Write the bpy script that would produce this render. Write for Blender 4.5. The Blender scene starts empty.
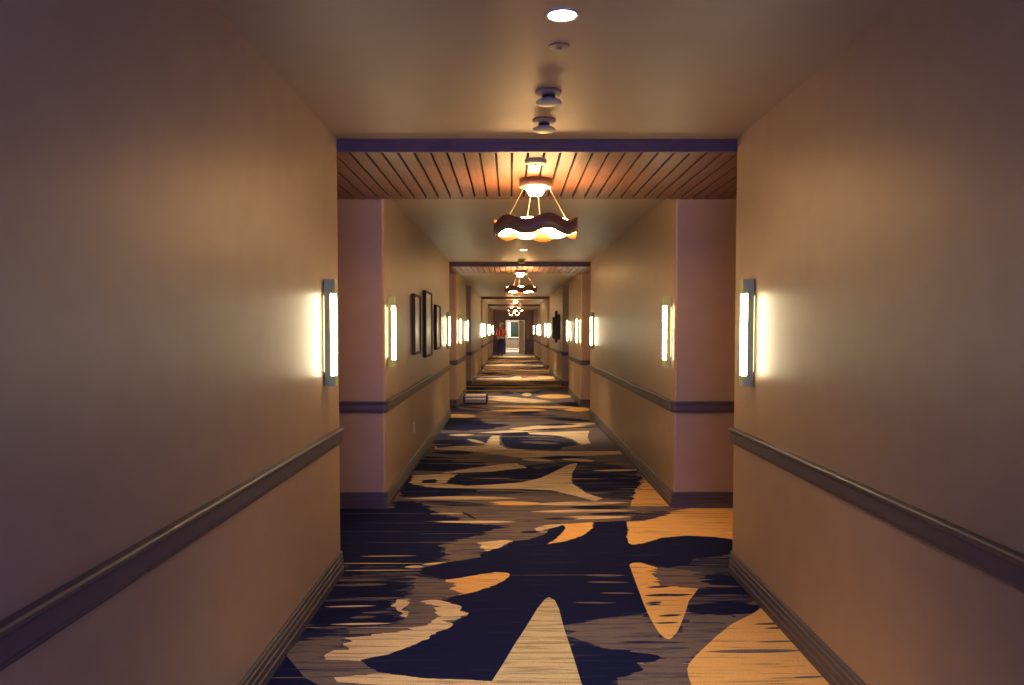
import bpy, bmesh, math, random
from mathutils import Vector, Matrix
from mathutils.geometry import delaunay_2d_cdt
random.seed(7)
SC = bpy.context.scene
COL = SC.collection
XL, XR, H = -1.085, 1.413, 2.74        # corridor side walls, ceiling height
CAMZ = 1.549
REC = 0.70                             # depth of the door recesses
Y0, YEND = -3.2, 51.0
BAYS = [(5.19, 7.07), (14.57, 16.45), (20.0, 22.4), (30.0, 31.9), (39.2, 41.1)]
WOOD = [0, 1, 3, 4]                    # bays with a plank ceiling

# ------------------------------------------------------------------ materials
def mat(name, col, rough=.6, metal=0, emit=None, strength=0, noise=0, nscale=30, spec=None, bump=0, stretch=(1, 1, 1)):
    m = bpy.data.materials.new(name); m.use_nodes = True
    nt = m.node_tree; b = nt.nodes['Principled BSDF']
    b.inputs['Base Color'].default_value = (*col, 1)
    b.inputs['Roughness'].default_value = rough
    b.inputs['Metallic'].default_value = metal
    if spec is not None: b.inputs['Specular IOR Level'].default_value = spec
    if emit:
        b.inputs['Emission Color'].default_value = (*emit, 1)
        b.inputs['Emission Strength'].default_value = strength
    if noise or bump:
        tc = nt.nodes.new('ShaderNodeTexCoord'); mp = nt.nodes.new('ShaderNodeMapping')
        mp.inputs['Scale'].default_value = stretch
        n = nt.nodes.new('ShaderNodeTexNoise'); n.inputs['Scale'].default_value = nscale; n.inputs['Detail'].default_value = 4
        nt.links.new(tc.outputs['Object'], mp.inputs[0]); nt.links.new(mp.outputs[0], n.inputs['Vector'])
        if noise:
            r = nt.nodes.new('ShaderNodeValToRGB')
            r.color_ramp.elements[0].position = .3; r.color_ramp.elements[1].position = .7
            r.color_ramp.elements[0].color = tuple(c * (1 - noise) for c in col) + (1,)
            r.color_ramp.elements[1].color = tuple(min(1, c * (1 + noise)) for c in col) + (1,)
            nt.links.new(n.outputs['Fac'], r.inputs[0]); nt.links.new(r.outputs[0], b.inputs['Base Color'])
        if bump:
            bp = nt.nodes.new('ShaderNodeBump'); bp.inputs['Strength'].default_value = bump; bp.inputs['Distance'].default_value = .004
            nt.links.new(n.outputs['Fac'], bp.inputs['Height']); nt.links.new(bp.outputs[0], b.inputs['Normal'])
    return m

def carpet_mat(name, c1, c2, pos, w=.12, sx=2.2, sy=34):
    """two yarn colours mixed in long crosswise streaks plus a fine tuft grain"""
    m = bpy.data.materials.new(name); m.use_nodes = True
    nt = m.node_tree; b = nt.nodes['Principled BSDF']; L = nt.links.new
    b.inputs['Roughness'].default_value = .95; b.inputs['Specular IOR Level'].default_value = .1
    tc = nt.nodes.new('ShaderNodeTexCoord')
    mp = nt.nodes.new('ShaderNodeMapping'); mp.inputs['Scale'].default_value = (sx, sy, 1)
    n = nt.nodes.new('ShaderNodeTexNoise'); n.inputs['Scale'].default_value = 1; n.inputs['Detail'].default_value = 5; n.inputs['Roughness'].default_value = .65
    r = nt.nodes.new('ShaderNodeValToRGB')
    r.color_ramp.elements[0].position = pos - w; r.color_ramp.elements[0].color = (*c1, 1)
    r.color_ramp.elements[1].position = pos + w; r.color_ramp.elements[1].color = (*c2, 1)
    n2 = nt.nodes.new('ShaderNodeTexNoise'); n2.inputs['Scale'].default_value = 170; n2.inputs['Detail'].default_value = 2
    mr = nt.nodes.new('ShaderNodeMapRange'); mr.inputs[1].default_value = .3; mr.inputs[2].default_value = .7
    mr.inputs[3].default_value = .65; mr.inputs[4].default_value = 1.3
    mx = nt.nodes.new('ShaderNodeMix'); mx.data_type = 'RGBA'; mx.blend_type = 'MULTIPLY'; mx.inputs[0].default_value = 1
    L(tc.outputs['Object'], mp.inputs[0]); L(mp.outputs[0], n.inputs['Vector']); L(n.outputs['Fac'], r.inputs[0])
    L(tc.outputs['Object'], n2.inputs['Vector']); L(n2.outputs['Fac'], mr.inputs[0])
    L(r.outputs[0], mx.inputs[6]); L(mr.outputs[0], mx.inputs[7]); L(mx.outputs[2], b.inputs['Base Color'])
    bp = nt.nodes.new('ShaderNodeBump'); bp.inputs['Strength'].default_value = .5; bp.inputs['Distance'].default_value = .004
    L(n2.outputs['Fac'], bp.inputs['Height']); L(bp.outputs[0], b.inputs['Normal'])
    return m

NAVY = (.006, .009, .055); SLATE = (.05, .05, .10); TAUPE = (.21, .155, .14); TAN = (.78, .58, .35); GOLD = (.86, .50, .18); CREAM = (.72, .56, .34)
CARPET = [carpet_mat('carpet_taupe', (.075, .068, .11), (.185, .14, .135), .45, .04),
          carpet_mat('carpet_slate', (.012, .016, .07), (.11, .095, .12), .53, .05),
          carpet_mat('carpet_navy', NAVY, (.03, .034, .085), .64, .07),
          carpet_mat('carpet_tan', (.36, .27, .20), TAN, .43, .06),
          carpet_mat('carpet_gold', (.40, .25, .12), GOLD, .40, .05),
          carpet_mat('carpet_cream', (.36, .28, .17), CREAM, .47, .06)]
WALL = mat('painted_wall', (.385, .27, .17), .42, noise=.04, nscale=6, bump=.15, spec=.5)
CEIL = mat('painted_ceiling', (.41, .29, .18), .5, noise=.03, nscale=3, spec=.4)
TRIM = mat('painted_trim', (.085, .065, .08), .5, noise=.04, nscale=8)
WOODM = mat('ceiling_plank_wood', (.18, .072, .034), .45, noise=.3, nscale=5, stretch=(14, .8, 3))
DARKWOOD = mat('fascia_wood', (.13, .07, .05), .45, noise=.3, nscale=6, stretch=(1, 8, 8))
GAP = mat('gap_black', (.01, .007, .006), .9)
CHROME = mat('brushed_chrome', (.50, .58, .19), .5, 0, noise=.08, nscale=40, stretch=(1, 1, .05))
TUBE = mat('sconce_diffuser_lit', (.9, .9, .85), .4, emit=(1, .84, .54), strength=33)
BACKL = mat('sconce_backlight', (.9, .9, .8), .4, emit=(1, .95, .42), strength=1.6)
BAND = mat('walnut_band', (.12, .062, .045), .4, noise=.25, nscale=7, stretch=(1, 1, 9))
BANDIN = mat('maple_band_inside', (.30, .10, .02), .5, noise=.15, nscale=7, stretch=(1, 1, 9))
GLASS = mat('opal_glass_lit', (.95, .9, .8), .3, emit=(1, .62, .26), strength=28)
DRUMGLASS = mat('opal_cone_lit', (.95, .9, .8), .3, emit=(1, .58, .22), strength=75)
WHITEP = mat('white_plastic', (.75, .70, .62), .4, noise=.02)
DARKP = mat('dark_plastic', (.03, .03, .035), .4, noise=.1)
CABLE = mat('steel_cable', (.75, .6, .42), .35, .6, noise=.02)
DOWNL = mat('downlight_lit', (.95, .95, .9), .4, emit=(1, .80, .52), strength=30)

# ------------------------------------------------------------------ mesh helpers
def mk(name, bm, mats, parent=None, smooth=False, loc=(0, 0, 0)):
    me = bpy.data.meshes.new(name)
    bmesh.ops.recalc_face_normals(bm, faces=bm.faces[:])
    bm.to_mesh(me); bm.free()
    for m in (mats if isinstance(mats, (list, tuple)) else [mats]): me.materials.append(m)
    if smooth:
        for p in me.polygons: p.use_smooth = True
    o = bpy.data.objects.new(name, me); o.location = loc
    COL.objects.link(o)
    if parent: o.parent = parent
    return o
def struct(o, name=None):
    o['kind'] = 'structure'; return o
def tag(o, label, cat, group=None):
    o['label'] = label; o['category'] = cat
    if group: o['group'] = group
    return o
def empty(name, loc, label, cat, group=None, rz=0):
    o = bpy.data.objects.new(name, None); o.empty_display_size = .1
    o.location = loc; o.rotation_euler = (0, 0, rz); COL.objects.link(o)
    return tag(o, label, cat, group)
def box(bm, x0, x1, y0, y1, z0, z1, mi=0, bevel=0):
    vs = [bm.verts.new((x, y, z)) for x in (x0, x1) for y in (y0, y1) for z in (z0, z1)]
    fs = [bm.faces.new([vs[i] for i in f]) for f in ((0, 1, 3, 2), (4, 6, 7, 5), (0, 4, 5, 1), (2, 3, 7, 6), (0, 2, 6, 4), (1, 5, 7, 3))]
    for f in fs: f.material_index = mi
    if bevel:
        es = list({e for f in fs for e in f.edges})
        bmesh.ops.bevel(bm, geom=es, offset=bevel, segments=2, affect='EDGES', profile=.5)
    return fs
def lathe(bm, prof, n=32, mi=0, cx=0, cy=0):
    rings = []
    for r, z in prof:
        if r < 1e-5: rings.append([bm.verts.new((cx, cy, z))])
        else: rings.append([bm.verts.new((cx + r * math.cos(2 * math.pi * i / n), cy + r * math.sin(2 * math.pi * i / n), z)) for i in range(n)])
    for a, b in zip(rings, rings[1:]):
        for i in range(n):
            j = (i + 1) % n
            if len(a) == 1 and len(b) == 1: continue
            if len(a) == 1: f = bm.faces.new((a[0], b[i], b[j]))
            elif len(b) == 1: f = bm.faces.new((a[i], a[j], b[0]))
            else: f = bm.faces.new((a[i], a[j], b[j], b[i]))
            f.material_index = mi
def tube(bm, a, b, r, n=6):
    a, b = Vector(a), Vector(b); d = (b - a).normalized()
    u = d.orthogonal().normalized(); v = d.cross(u)
    R = [[bm.verts.new(p + (u * math.cos(t) + v * math.sin(t)) * r) for t in [2 * math.pi * i / n for i in range(n)]] for p in (a, b)]
    for i in range(n): bm.faces.new((R[0][i], R[0][(i + 1) % n], R[1][(i + 1) % n], R[1][i]))
    bm.faces.new(R[0]); bm.faces.new(R[1])

def wall_path(side):
    """plan outline of one side wall, with the recesses, corridor corners eased"""
    x = XL if side < 0 else XR; o = x + side * REC
    pts = [(x, Y0)]
    for a, b in BAYS:
        r = .022
        pts += [(x, a - r), (x + side * r * .29, a - r * .29), (x + side * r, a), (o, a), (o, b), (x + side * r, b), (x + side * r * .29, b + r * .29), (x, b + r)]
    pts.append((x, YEND))
    return pts
def sweep(bm, prof, path, side):
    """closed profile (offset into the corridor, height) swept along the path with mitred corners"""
    P = [Vector(p) for p in path]; rings = []
    for i, p in enumerate(P):
        dirs = []
        if i > 0: dirs.append((P[i] - P[i - 1]).normalized())
        if i < len(P) - 1: dirs.append((P[i + 1] - P[i]).normalized())
        ns = [Vector((d.y, -d.x)) * (-side) for d in dirs]
        if len(ns) == 2:
            n = ns[0] + ns[1]; n = n / max(.2, n.dot(ns[0]))
        else: n = ns[0]
        rings.append([bm.verts.new((p.x + n.x * q, p.y + n.y * q, z)) for q, z in prof])
    k = len(prof)
    for a, b in zip(rings, rings[1:]):
        for i in range(k): bm.faces.new((a[i], a[(i + 1) % k], b[(i + 1) % k], b[i]))
    bm.faces.new(rings[0]); bm.faces.new(rings[-1])

WPROF = [(-.12, 0), (0, 0), (0, H), (-.12, H)]
RAIL = [(-.002, .83), (.012, .83), (.016, .838), (.016, .846), (.022, .852), (.022, .902), (.030, .908), (.034, .915), (.034, .924), (.028, .93), (-.002, .93)]
BASE = [(-.002, 0), (.020, 0), (.020, .040), (.014, .044), (.018, .049), (.018, .078), (.012, .082), (.016, .087), (.016, .110), (.010, .114), (.012, .119), (.012, .132), (.006, .14), (-.002, .14)]
for side, nm in ((-1, 'left'), (1, 'right')):
    path = wall_path(side)
    bm = bmesh.new(); sweep(bm, WPROF, path, side); struct(mk('wall_' + nm, bm, WALL))
    bm = bmesh.new(); sweep(bm, RAIL, path, side); struct(mk('trim_%d' % (1 if side < 0 else 2), bm, TRIM))
    bm = bmesh.new(); sweep(bm, BASE, path, side); struct(mk('baseboard_' + nm, bm, TRIM))

# ------------------------------------------------------------------ ceiling
bm = bmesh.new(); box(bm, XL - REC - .12, XR + REC + .12, Y0, YEND + 3.2, H, H + .12)
struct(mk('ceiling', bm, CEIL))
ZW = 2.661
WLAB = ['dark wood plank ceiling panel over the nearest recess, first from the camera',
        'wood plank ceiling panel over the second recess, behind the large nearest pendant',
        'thin wood plank ceiling panel far down the corridor, just behind the third dark header',
        'smallest wood plank ceiling panel, farthest down the corridor near the end doorway']
def wood_panel(i, a, b):
    t = empty('wood_ceiling_panel', ((XL + XR) / 2, (a + b) / 2, ZW), WLAB[i], 'ceiling panel', 'wood plank ceiling panels')
    w = (XR - XL) / 2 + REC - .003; d = (b - a) / 2
    bm = bmesh.new(); box(bm, -w, w, -d + .03, d - .003, .022, H - ZW - .001)
    mk('backing_board', bm, GAP, t)
    bm = bmesh.new(); x = -w + .01 + .045
    while x < w - .11:
        box(bm, x, x + .086, -d + .03, d - .003, 0, .018, bevel=.0015); x += .1025
    mk('planks', bm, WOODM, t)
    bm = bmesh.new(); box(bm, -w, w, -d, -d + .028, -.001, H - ZW - .001, bevel=.002)
    mk('fascia', bm, DARKWOOD, t)
for i, k in enumerate(WOOD): wood_panel(i, *BAYS[k])

# ------------------------------------------------------------------ carpet floor
# (yarn colour, raggedness, outline on the floor in metres), later shapes lie over earlier ones
CARPET_SHAPES = [(1,0.02,[(-1.515,5.835),(-0.3,5.975),(0.072,6.276),(-0.242,4.816),(-0.398,4.55),(-0.581,4.238),(-0.874,3.902),(-1.313,3.19),(-1.651,4.03)]),
(1,0.02,[(0.282,4.635),(0.869,5.451),(1.542,5.573),(1.483,4.816),(0.945,4.03),(0.466,2.888),(0.178,2.888)]),
(2,0.03,[(-1.579,7.036),(-1.072,7.036),(-1.079,7.318),(-0.891,7.36),(-0.373,6.634),(0.041,6.499),(-0.143,6.306),(-0.225,6.066),(-0.476,5.925),(-0.489,5.738),(-0.459,5.538),(-0.609,5.33),(-1.251,5.33)]),
(2,0.03,[(-1.08,5.428),(-0.955,5.314),(-0.946,5.121),(-1.101,5.04),(-1.138,5.27)]),
(2,0.04,[(-1.124,4.981),(-0.704,4.981),(-0.648,4.829),(-0.711,4.703),(-1.017,4.652),(-1.138,4.686)]),
(2,0.04,[(-1.073,4.601),(-0.723,4.635),(-0.631,4.455),(-0.643,4.246),(-1.056,4.134),(-1.114,4.055),(-1.137,4.333)]),
(0,0.03,[(-0.618,4.686),(-0.41,4.686),(-0.3,4.333),(-0.364,4.162),(-0.821,4.107),(-0.857,4.189),(-0.622,4.246),(-0.555,4.363),(-0.693,4.584)]),
(0,0.03,[(-1.133,3.88),(-1.036,4.055),(-0.855,4.081),(-0.738,3.88),(-0.749,3.741),(-0.618,3.612),(-0.84,3.511),(-0.914,3.571),(-0.98,3.654)]),
(2,0,[(-1.064,3.833),(-0.92,3.592),(-0.818,3.492),(-0.72,3.064),(-1.107,3.064),(-1.095,3.511)]),
(0,0,[(-1.117,5),(-1.065,5.017),(-1.012,5.027),(-0.958,5.034),(-0.903,5.037),(-0.847,5.037),(-0.791,5.034),(-0.734,5.024),(-0.787,5.007),(-0.841,4.997),(-0.895,4.991),(-0.949,4.987),(-1.004,4.987),(-1.06,4.991)]),
(0,0,[(-1.119,4.904),(-1.069,4.922),(-1.017,4.933),(-0.964,4.94),(-0.91,4.943),(-0.855,4.943),(-0.8,4.938),(-0.744,4.927),(-0.795,4.908),(-0.848,4.898),(-0.9,4.891),(-0.954,4.887),(-1.008,4.888),(-1.063,4.892)]),
(0,0,[(-1.017,4.652),(-0.961,4.666),(-0.903,4.675),(-0.845,4.681),(-0.785,4.684),(-0.726,4.684),(-0.665,4.681),(-0.605,4.672),(-0.662,4.658),(-0.72,4.649),(-0.779,4.643),(-0.837,4.64),(-0.897,4.64),(-0.956,4.643)]),
(3,0,[(-1.043,4.519),(-1.003,4.529),(-0.963,4.535),(-0.921,4.54),(-0.88,4.543),(-0.837,4.544),(-0.795,4.543),(-0.752,4.538),(-0.792,4.528),(-0.833,4.522),(-0.875,4.517),(-0.916,4.514),(-0.958,4.513),(-1,4.514)]),
(0,0,[(-1.039,4.189),(-1.013,4.201),(-0.986,4.208),(-0.958,4.213),(-0.929,4.215),(-0.9,4.215),(-0.87,4.213),(-0.84,4.206),(-0.867,4.194),(-0.894,4.187),(-0.922,4.182),(-0.95,4.18),(-0.979,4.18),(-1.009,4.182)]),
(3,0,[(-0.95,4.246),(-0.906,4.256),(-0.86,4.263),(-0.814,4.267),(-0.767,4.269),(-0.72,4.27),(-0.672,4.268),(-0.624,4.263),(-0.67,4.252),(-0.716,4.246),(-0.762,4.241),(-0.808,4.239),(-0.855,4.238),(-0.902,4.24)]),
(0,0,[(-0.819,4.424),(-0.794,4.437),(-0.767,4.445),(-0.741,4.45),(-0.713,4.453),(-0.686,4.453),(-0.658,4.45),(-0.629,4.443),(-0.655,4.43),(-0.681,4.422),(-0.708,4.416),(-0.735,4.414),(-0.762,4.414),(-0.79,4.416)]),
(0,0,[(-0.868,4.348),(-0.849,4.36),(-0.83,4.368),(-0.81,4.373),(-0.789,4.376),(-0.768,4.376),(-0.746,4.373),(-0.724,4.366),(-0.743,4.353),(-0.762,4.346),(-0.783,4.34),(-0.803,4.338),(-0.824,4.338),(-0.845,4.34)]),
(3,0.012,[(-0.675,4.535),(-0.656,4.635),(-0.583,4.679),(-0.575,4.568),(-0.603,4.487),(-0.561,4.418),(-0.558,4.348),(-0.604,4.378),(-0.635,4.487)]),
(3,0,[(-0.518,4.604),(-0.502,4.62),(-0.486,4.63),(-0.469,4.636),(-0.452,4.639),(-0.434,4.639),(-0.416,4.635),(-0.398,4.624),(-0.414,4.608),(-0.43,4.599),(-0.447,4.593),(-0.464,4.59),(-0.482,4.59),(-0.5,4.594)]),
(3,0.015,[(-0.887,3.833),(-0.855,3.899),(-0.783,3.916),(-0.84,4.055),(-0.663,4.113),(-0.369,4.217),(-0.298,4.303),(-0.3,4.189),(-0.362,4.129),(-0.468,3.978),(-0.568,3.868),(-0.7,3.77),(-0.868,3.786)]),
(0,0.02,[(-0.742,3.708),(-0.643,3.654),(-0.588,3.644),(-0.423,3.592),(-0.074,3.541),(-0.064,3.064),(-0.735,3.064),(-0.864,3.541)]),
(3,0.02,[(-0.789,3.592),(-0.604,3.633),(-0.335,3.575),(-0.074,3.547),(-0.071,3.397),(-0.584,3.511),(-0.761,3.541)]),
(0,0.03,[(-0.68,5.285),(-0.462,5.42),(-0.446,5.538),(-0.498,5.844),(-0.338,6.009),(-0.142,6.275),(0.041,6.499),(0.235,6.532),(0.218,6.055),(0.016,5.931),(-0.209,5.627),(-0.112,5.538),(-0.204,5.491),(-0.408,5.388),(-0.586,5.242)]),
(3,0.01,[(-0.247,5.898),(-0.063,5.975),(0.016,5.953),(-0.061,5.79),(-0.189,5.647),(-0.215,5.79)]),
(3,0,[(-0.693,5.285),(-0.677,5.304),(-0.66,5.315),(-0.643,5.321),(-0.625,5.323),(-0.606,5.321),(-0.587,5.314),(-0.567,5.298),(-0.583,5.279),(-0.6,5.269),(-0.618,5.263),(-0.635,5.261),(-0.654,5.263),(-0.673,5.27)]),
(3,0,[(-0.585,5.343),(-0.561,5.365),(-0.537,5.379),(-0.512,5.389),(-0.486,5.396),(-0.46,5.398),(-0.434,5.397),(-0.408,5.388),(-0.432,5.367),(-0.457,5.352),(-0.481,5.342),(-0.507,5.336),(-0.532,5.333),(-0.558,5.334)]),
(2,0.006,[(-0.577,5.157),(-0.589,5.266),(-0.411,5.404),(-0.202,5.524),(-0.206,5.637),(-0.062,5.781),(0.017,5.947),(0.143,6.004),(0.26,6.152),(0.308,6.373),(0.422,6.439),(0.474,6.276),(0.646,6.373),(0.672,6.581),(0.81,6.627),(0.937,6.581),(0.86,6.004),(0.866,5.862),(0.975,5.89),(1.119,6.045),(1.319,6.107),(1.524,6.068),(1.688,5.975),(1.59,5.624),(1.391,5.531),(1.239,5.482),(1.154,5.334),(1.003,5.266),(0.869,5.404),(0.785,5.357),(0.758,4.919),(0.753,4.436),(0.478,4.327),(0.281,4.223),(0.206,3.366),(-0.091,3.552),(-0.247,3.573),(-0.403,3.583),(-0.605,3.647),(-0.662,3.713),(-0.701,3.775),(-0.569,3.865),(-0.467,3.978),(-0.383,4.138),(-0.313,4.238),(-0.311,4.282),(-0.236,4.373),(-0.289,4.517),(-0.395,4.618),(-0.356,4.67),(-0.382,5.011),(-0.562,5.135)]),
(3,0.012,[(-0.495,4.618),(-0.396,4.624),(-0.285,4.541),(-0.279,4.449),(-0.236,4.393),(-0.267,4.339),(-0.369,4.303),(-0.306,4.231),(-0.384,4.134),(-0.451,4.016),(-0.505,3.978),(-0.531,4.189),(-0.418,4.274),(-0.405,4.363),(-0.441,4.519)]),
(0,0.02,[(-0.58,4.584),(-0.444,4.551),(-0.402,4.449),(-0.423,4.333),(-0.497,4.246),(-0.575,4.217)]),
(4,0.005,[(-0.428,5.004),(-0.346,5.04),(-0.203,5.121),(-0.105,5.176),(-0.024,5.163),(-0.008,5.101),(-0.03,5.04),(-0.1,4.904),(-0.202,4.792),(-0.301,4.721),(-0.378,4.679),(-0.366,4.829),(-0.35,4.923)]),
(0,0.02,[(-0.645,5.101),(-0.403,5),(-0.356,4.923),(-0.366,4.829),(-0.305,4.774),(-0.398,4.652),(-0.589,4.652)]),
(4,0.004,[(0.261,5.858),(0.341,6.027),(0.426,6.342),(0.402,6.526),(0.539,6.582),(0.658,6.526),(0.639,6.342),(0.529,6.088),(0.381,5.927)]),
(3,0,[(0.182,6.309),(0.218,6.37),(0.254,6.413),(0.29,6.447),(0.326,6.471),(0.362,6.486),(0.398,6.491),(0.432,6.477),(0.393,6.415),(0.356,6.372),(0.32,6.338),(0.285,6.315),(0.25,6.301),(0.216,6.296)]),
(0,0.03,[(0.253,4.229),(0.478,4.33),(0.723,4.393),(0.757,4.33),(0.782,4.039),(0.882,4.229),(0.951,4.415),(1.193,4.372),(1.058,4.076),(0.879,3.833),(0.806,3.676),(0.742,3.249),(0.427,3.249),(0.471,3.588),(0.582,3.676),(0.591,3.737),(0.707,3.816),(0.574,3.882),(0.435,3.933),(0.273,4.094)]),
(2,0.02,[(0.269,4.039),(0.435,3.926),(0.576,3.892),(0.709,3.826),(0.673,3.768),(0.591,3.737),(0.577,3.646),(0.471,3.588),(0.405,3.157),(0.286,3.157)]),
(2,0.02,[(0.963,4.548),(1.259,4.618),(1.42,4.534),(1.324,4.415),(1.124,4.393),(0.955,4.436)]),
(2,0.02,[(1.144,5.085),(1.33,5.142),(1.442,4.814),(1.428,4.714),(1.169,4.764)]),
(0,0,[(0.46,5.113),(0.498,5.124),(0.536,5.129),(0.573,5.131),(0.61,5.129),(0.646,5.124),(0.682,5.116),(0.717,5.102),(0.679,5.091),(0.642,5.086),(0.605,5.084),(0.568,5.086),(0.532,5.091),(0.496,5.099)]),
(0,0,[(0.464,4.973),(0.504,4.981),(0.542,4.984),(0.581,4.984),(0.619,4.983),(0.657,4.979),(0.695,4.973),(0.732,4.962),(0.692,4.955),(0.654,4.951),(0.615,4.951),(0.577,4.952),(0.539,4.956),(0.502,4.962)]),
(0,0,[(0.526,4.764),(0.556,4.771),(0.587,4.773),(0.617,4.774),(0.646,4.773),(0.676,4.769),(0.705,4.763),(0.733,4.754),(0.702,4.747),(0.672,4.744),(0.642,4.743),(0.613,4.745),(0.584,4.748),(0.554,4.754)]),
(0,0,[(0.352,4.594),(0.388,4.601),(0.424,4.603),(0.459,4.604),(0.495,4.603),(0.53,4.599),(0.565,4.594),(0.599,4.585),(0.563,4.579),(0.527,4.576),(0.492,4.575),(0.457,4.577),(0.422,4.58),(0.387,4.585)]),
(0,0,[(1.134,4.892),(1.175,4.903),(1.214,4.907),(1.252,4.909),(1.289,4.907),(1.326,4.903),(1.362,4.895),(1.396,4.882),(1.355,4.872),(1.317,4.867),(1.279,4.866),(1.241,4.867),(1.205,4.872),(1.169,4.879)]),
(1,0,[(0.948,4.269),(0.98,4.279),(1.01,4.283),(1.039,4.285),(1.068,4.284),(1.096,4.28),(1.123,4.273),(1.148,4.261),(1.117,4.25),(1.087,4.246),(1.058,4.244),(1.03,4.245),(1.002,4.249),(0.975,4.256)]),
(1,0,[(0.524,4.003),(0.576,4.012),(0.627,4.016),(0.678,4.018),(0.728,4.017),(0.778,4.013),(0.827,4.007),(0.875,3.996),(0.823,3.987),(0.772,3.983),(0.722,3.982),(0.672,3.983),(0.622,3.986),(0.573,3.992)]),
(1,0,[(0.728,3.933),(0.751,3.94),(0.772,3.943),(0.793,3.944),(0.814,3.943),(0.835,3.94),(0.854,3.935),(0.874,3.926),(0.851,3.92),(0.83,3.917),(0.809,3.916),(0.788,3.917),(0.768,3.92),(0.748,3.925)]),
(5,0,[(0.221,4.686),(0.197,4.652),(0.147,4.487),(0.082,4.217),(0.015,3.953),(-0.04,3.719),(-0.085,3.541),(-0.171,3.141),(-0.202,2.92),(0.31,2.92),(0.317,3.141),(0.311,3.511),(0.302,3.719),(0.289,3.978),(0.276,4.217),(0.268,4.487),(0.252,4.635)]),
(3,0,[(0.123,4.042),(0.144,4.047),(0.165,4.049),(0.186,4.049),(0.207,4.047),(0.228,4.043),(0.248,4.038),(0.269,4.029),(0.247,4.023),(0.226,4.021),(0.206,4.022),(0.185,4.023),(0.164,4.027),(0.143,4.033)]),
(3,0,[(0.051,3.809),(0.073,3.817),(0.094,3.82),(0.115,3.82),(0.136,3.819),(0.157,3.815),(0.178,3.808),(0.198,3.798),(0.177,3.791),(0.156,3.788),(0.135,3.787),(0.114,3.789),(0.093,3.792),(0.072,3.799)]),
(3,0,[(0.005,3.676),(0.042,3.68),(0.079,3.682),(0.116,3.682),(0.153,3.68),(0.19,3.677),(0.226,3.672),(0.263,3.665),(0.225,3.661),(0.189,3.659),(0.152,3.659),(0.115,3.661),(0.079,3.664),(0.042,3.668)]),
(3,0,[(0.143,4.363),(0.158,4.367),(0.173,4.369),(0.188,4.368),(0.203,4.366),(0.218,4.362),(0.233,4.357),(0.248,4.348),(0.232,4.343),(0.217,4.342),(0.202,4.343),(0.187,4.345),(0.172,4.348),(0.158,4.354)]),
(3,0,[(-0.03,3.551),(0.004,3.555),(0.037,3.557),(0.07,3.557),(0.103,3.555),(0.136,3.552),(0.169,3.548),(0.202,3.541),(0.169,3.537),(0.136,3.535),(0.103,3.535),(0.07,3.537),(0.037,3.54),(0.004,3.544)]),
(4,0,[(0.782,5.336),(0.811,5.386),(0.866,5.386),(0.94,5.292),(1.058,5.085),(1.122,4.84),(1.017,4.618),(0.946,4.393),(0.859,4.151),(0.808,4.054),(0.789,4.039),(0.772,4.061),(0.758,4.132),(0.749,4.33),(0.752,4.571),(0.767,4.973)]),
(0,0.03,[(0.863,5.201),(0.94,5.292),(1.152,5.201),(1.207,4.919),(1.115,4.845),(1.013,4.866),(0.906,4.908),(0.867,4.973),(0.902,5.073)]),
(1,0,[(0.775,4.714),(0.81,4.731),(0.843,4.74),(0.877,4.747),(0.909,4.75),(0.941,4.749),(0.972,4.745),(1.002,4.734),(0.967,4.717),(0.933,4.707),(0.9,4.701),(0.868,4.698),(0.836,4.699),(0.805,4.703)]),
(1,0,[(0.761,4.58),(0.778,4.593),(0.793,4.601),(0.809,4.607),(0.824,4.609),(0.838,4.609),(0.852,4.607),(0.865,4.599),(0.848,4.586),(0.833,4.578),(0.817,4.573),(0.803,4.57),(0.788,4.57),(0.774,4.573)]),
(1,0,[(0.764,4.548),(0.777,4.558),(0.791,4.565),(0.804,4.57),(0.816,4.572),(0.828,4.573),(0.84,4.572),(0.851,4.566),(0.837,4.556),(0.824,4.55),(0.811,4.545),(0.799,4.542),(0.787,4.542),(0.775,4.543)]),
(1,0,[(0.794,4.372),(0.815,4.384),(0.835,4.391),(0.855,4.396),(0.875,4.398),(0.894,4.398),(0.913,4.396),(0.93,4.389),(0.909,4.377),(0.888,4.37),(0.868,4.365),(0.849,4.363),(0.83,4.363),(0.811,4.365)]),
(1,0,[(0.903,4.714),(0.928,4.728),(0.952,4.736),(0.976,4.742),(1,4.745),(1.023,4.745),(1.045,4.742),(1.066,4.734),(1.04,4.72),(1.016,4.712),(0.992,4.706),(0.969,4.703),(0.946,4.703),(0.924,4.706)]),
(1,0,[(0.759,4.261),(0.779,4.27),(0.799,4.275),(0.818,4.279),(0.837,4.282),(0.856,4.282),(0.875,4.281),(0.892,4.277),(0.872,4.268),(0.852,4.262),(0.833,4.258),(0.814,4.256),(0.795,4.255),(0.777,4.256)]),
(1,0,[(0.816,4.866),(0.84,4.881),(0.863,4.89),(0.885,4.896),(0.907,4.899),(0.928,4.899),(0.949,4.896),(0.968,4.887),(0.944,4.872),(0.921,4.863),(0.899,4.857),(0.877,4.855),(0.856,4.854),(0.836,4.857)]),
(4,0,[(1.432,4.548),(1.324,4.415),(1.16,4.248),(1.049,4.094),(0.879,3.833),(0.826,3.737),(0.805,3.676),(0.793,3.588),(0.789,3.512),(0.738,3.157),(0.648,2.765),(1.535,2.765),(1.779,3.676),(1.732,4.548)]),
(0,0,[(0.93,3.882),(1.005,3.897),(1.079,3.906),(1.152,3.911),(1.225,3.913),(1.296,3.912),(1.367,3.907),(1.435,3.896),(1.358,3.881),(1.284,3.872),(1.211,3.867),(1.139,3.865),(1.068,3.866),(0.998,3.871)]),
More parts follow.
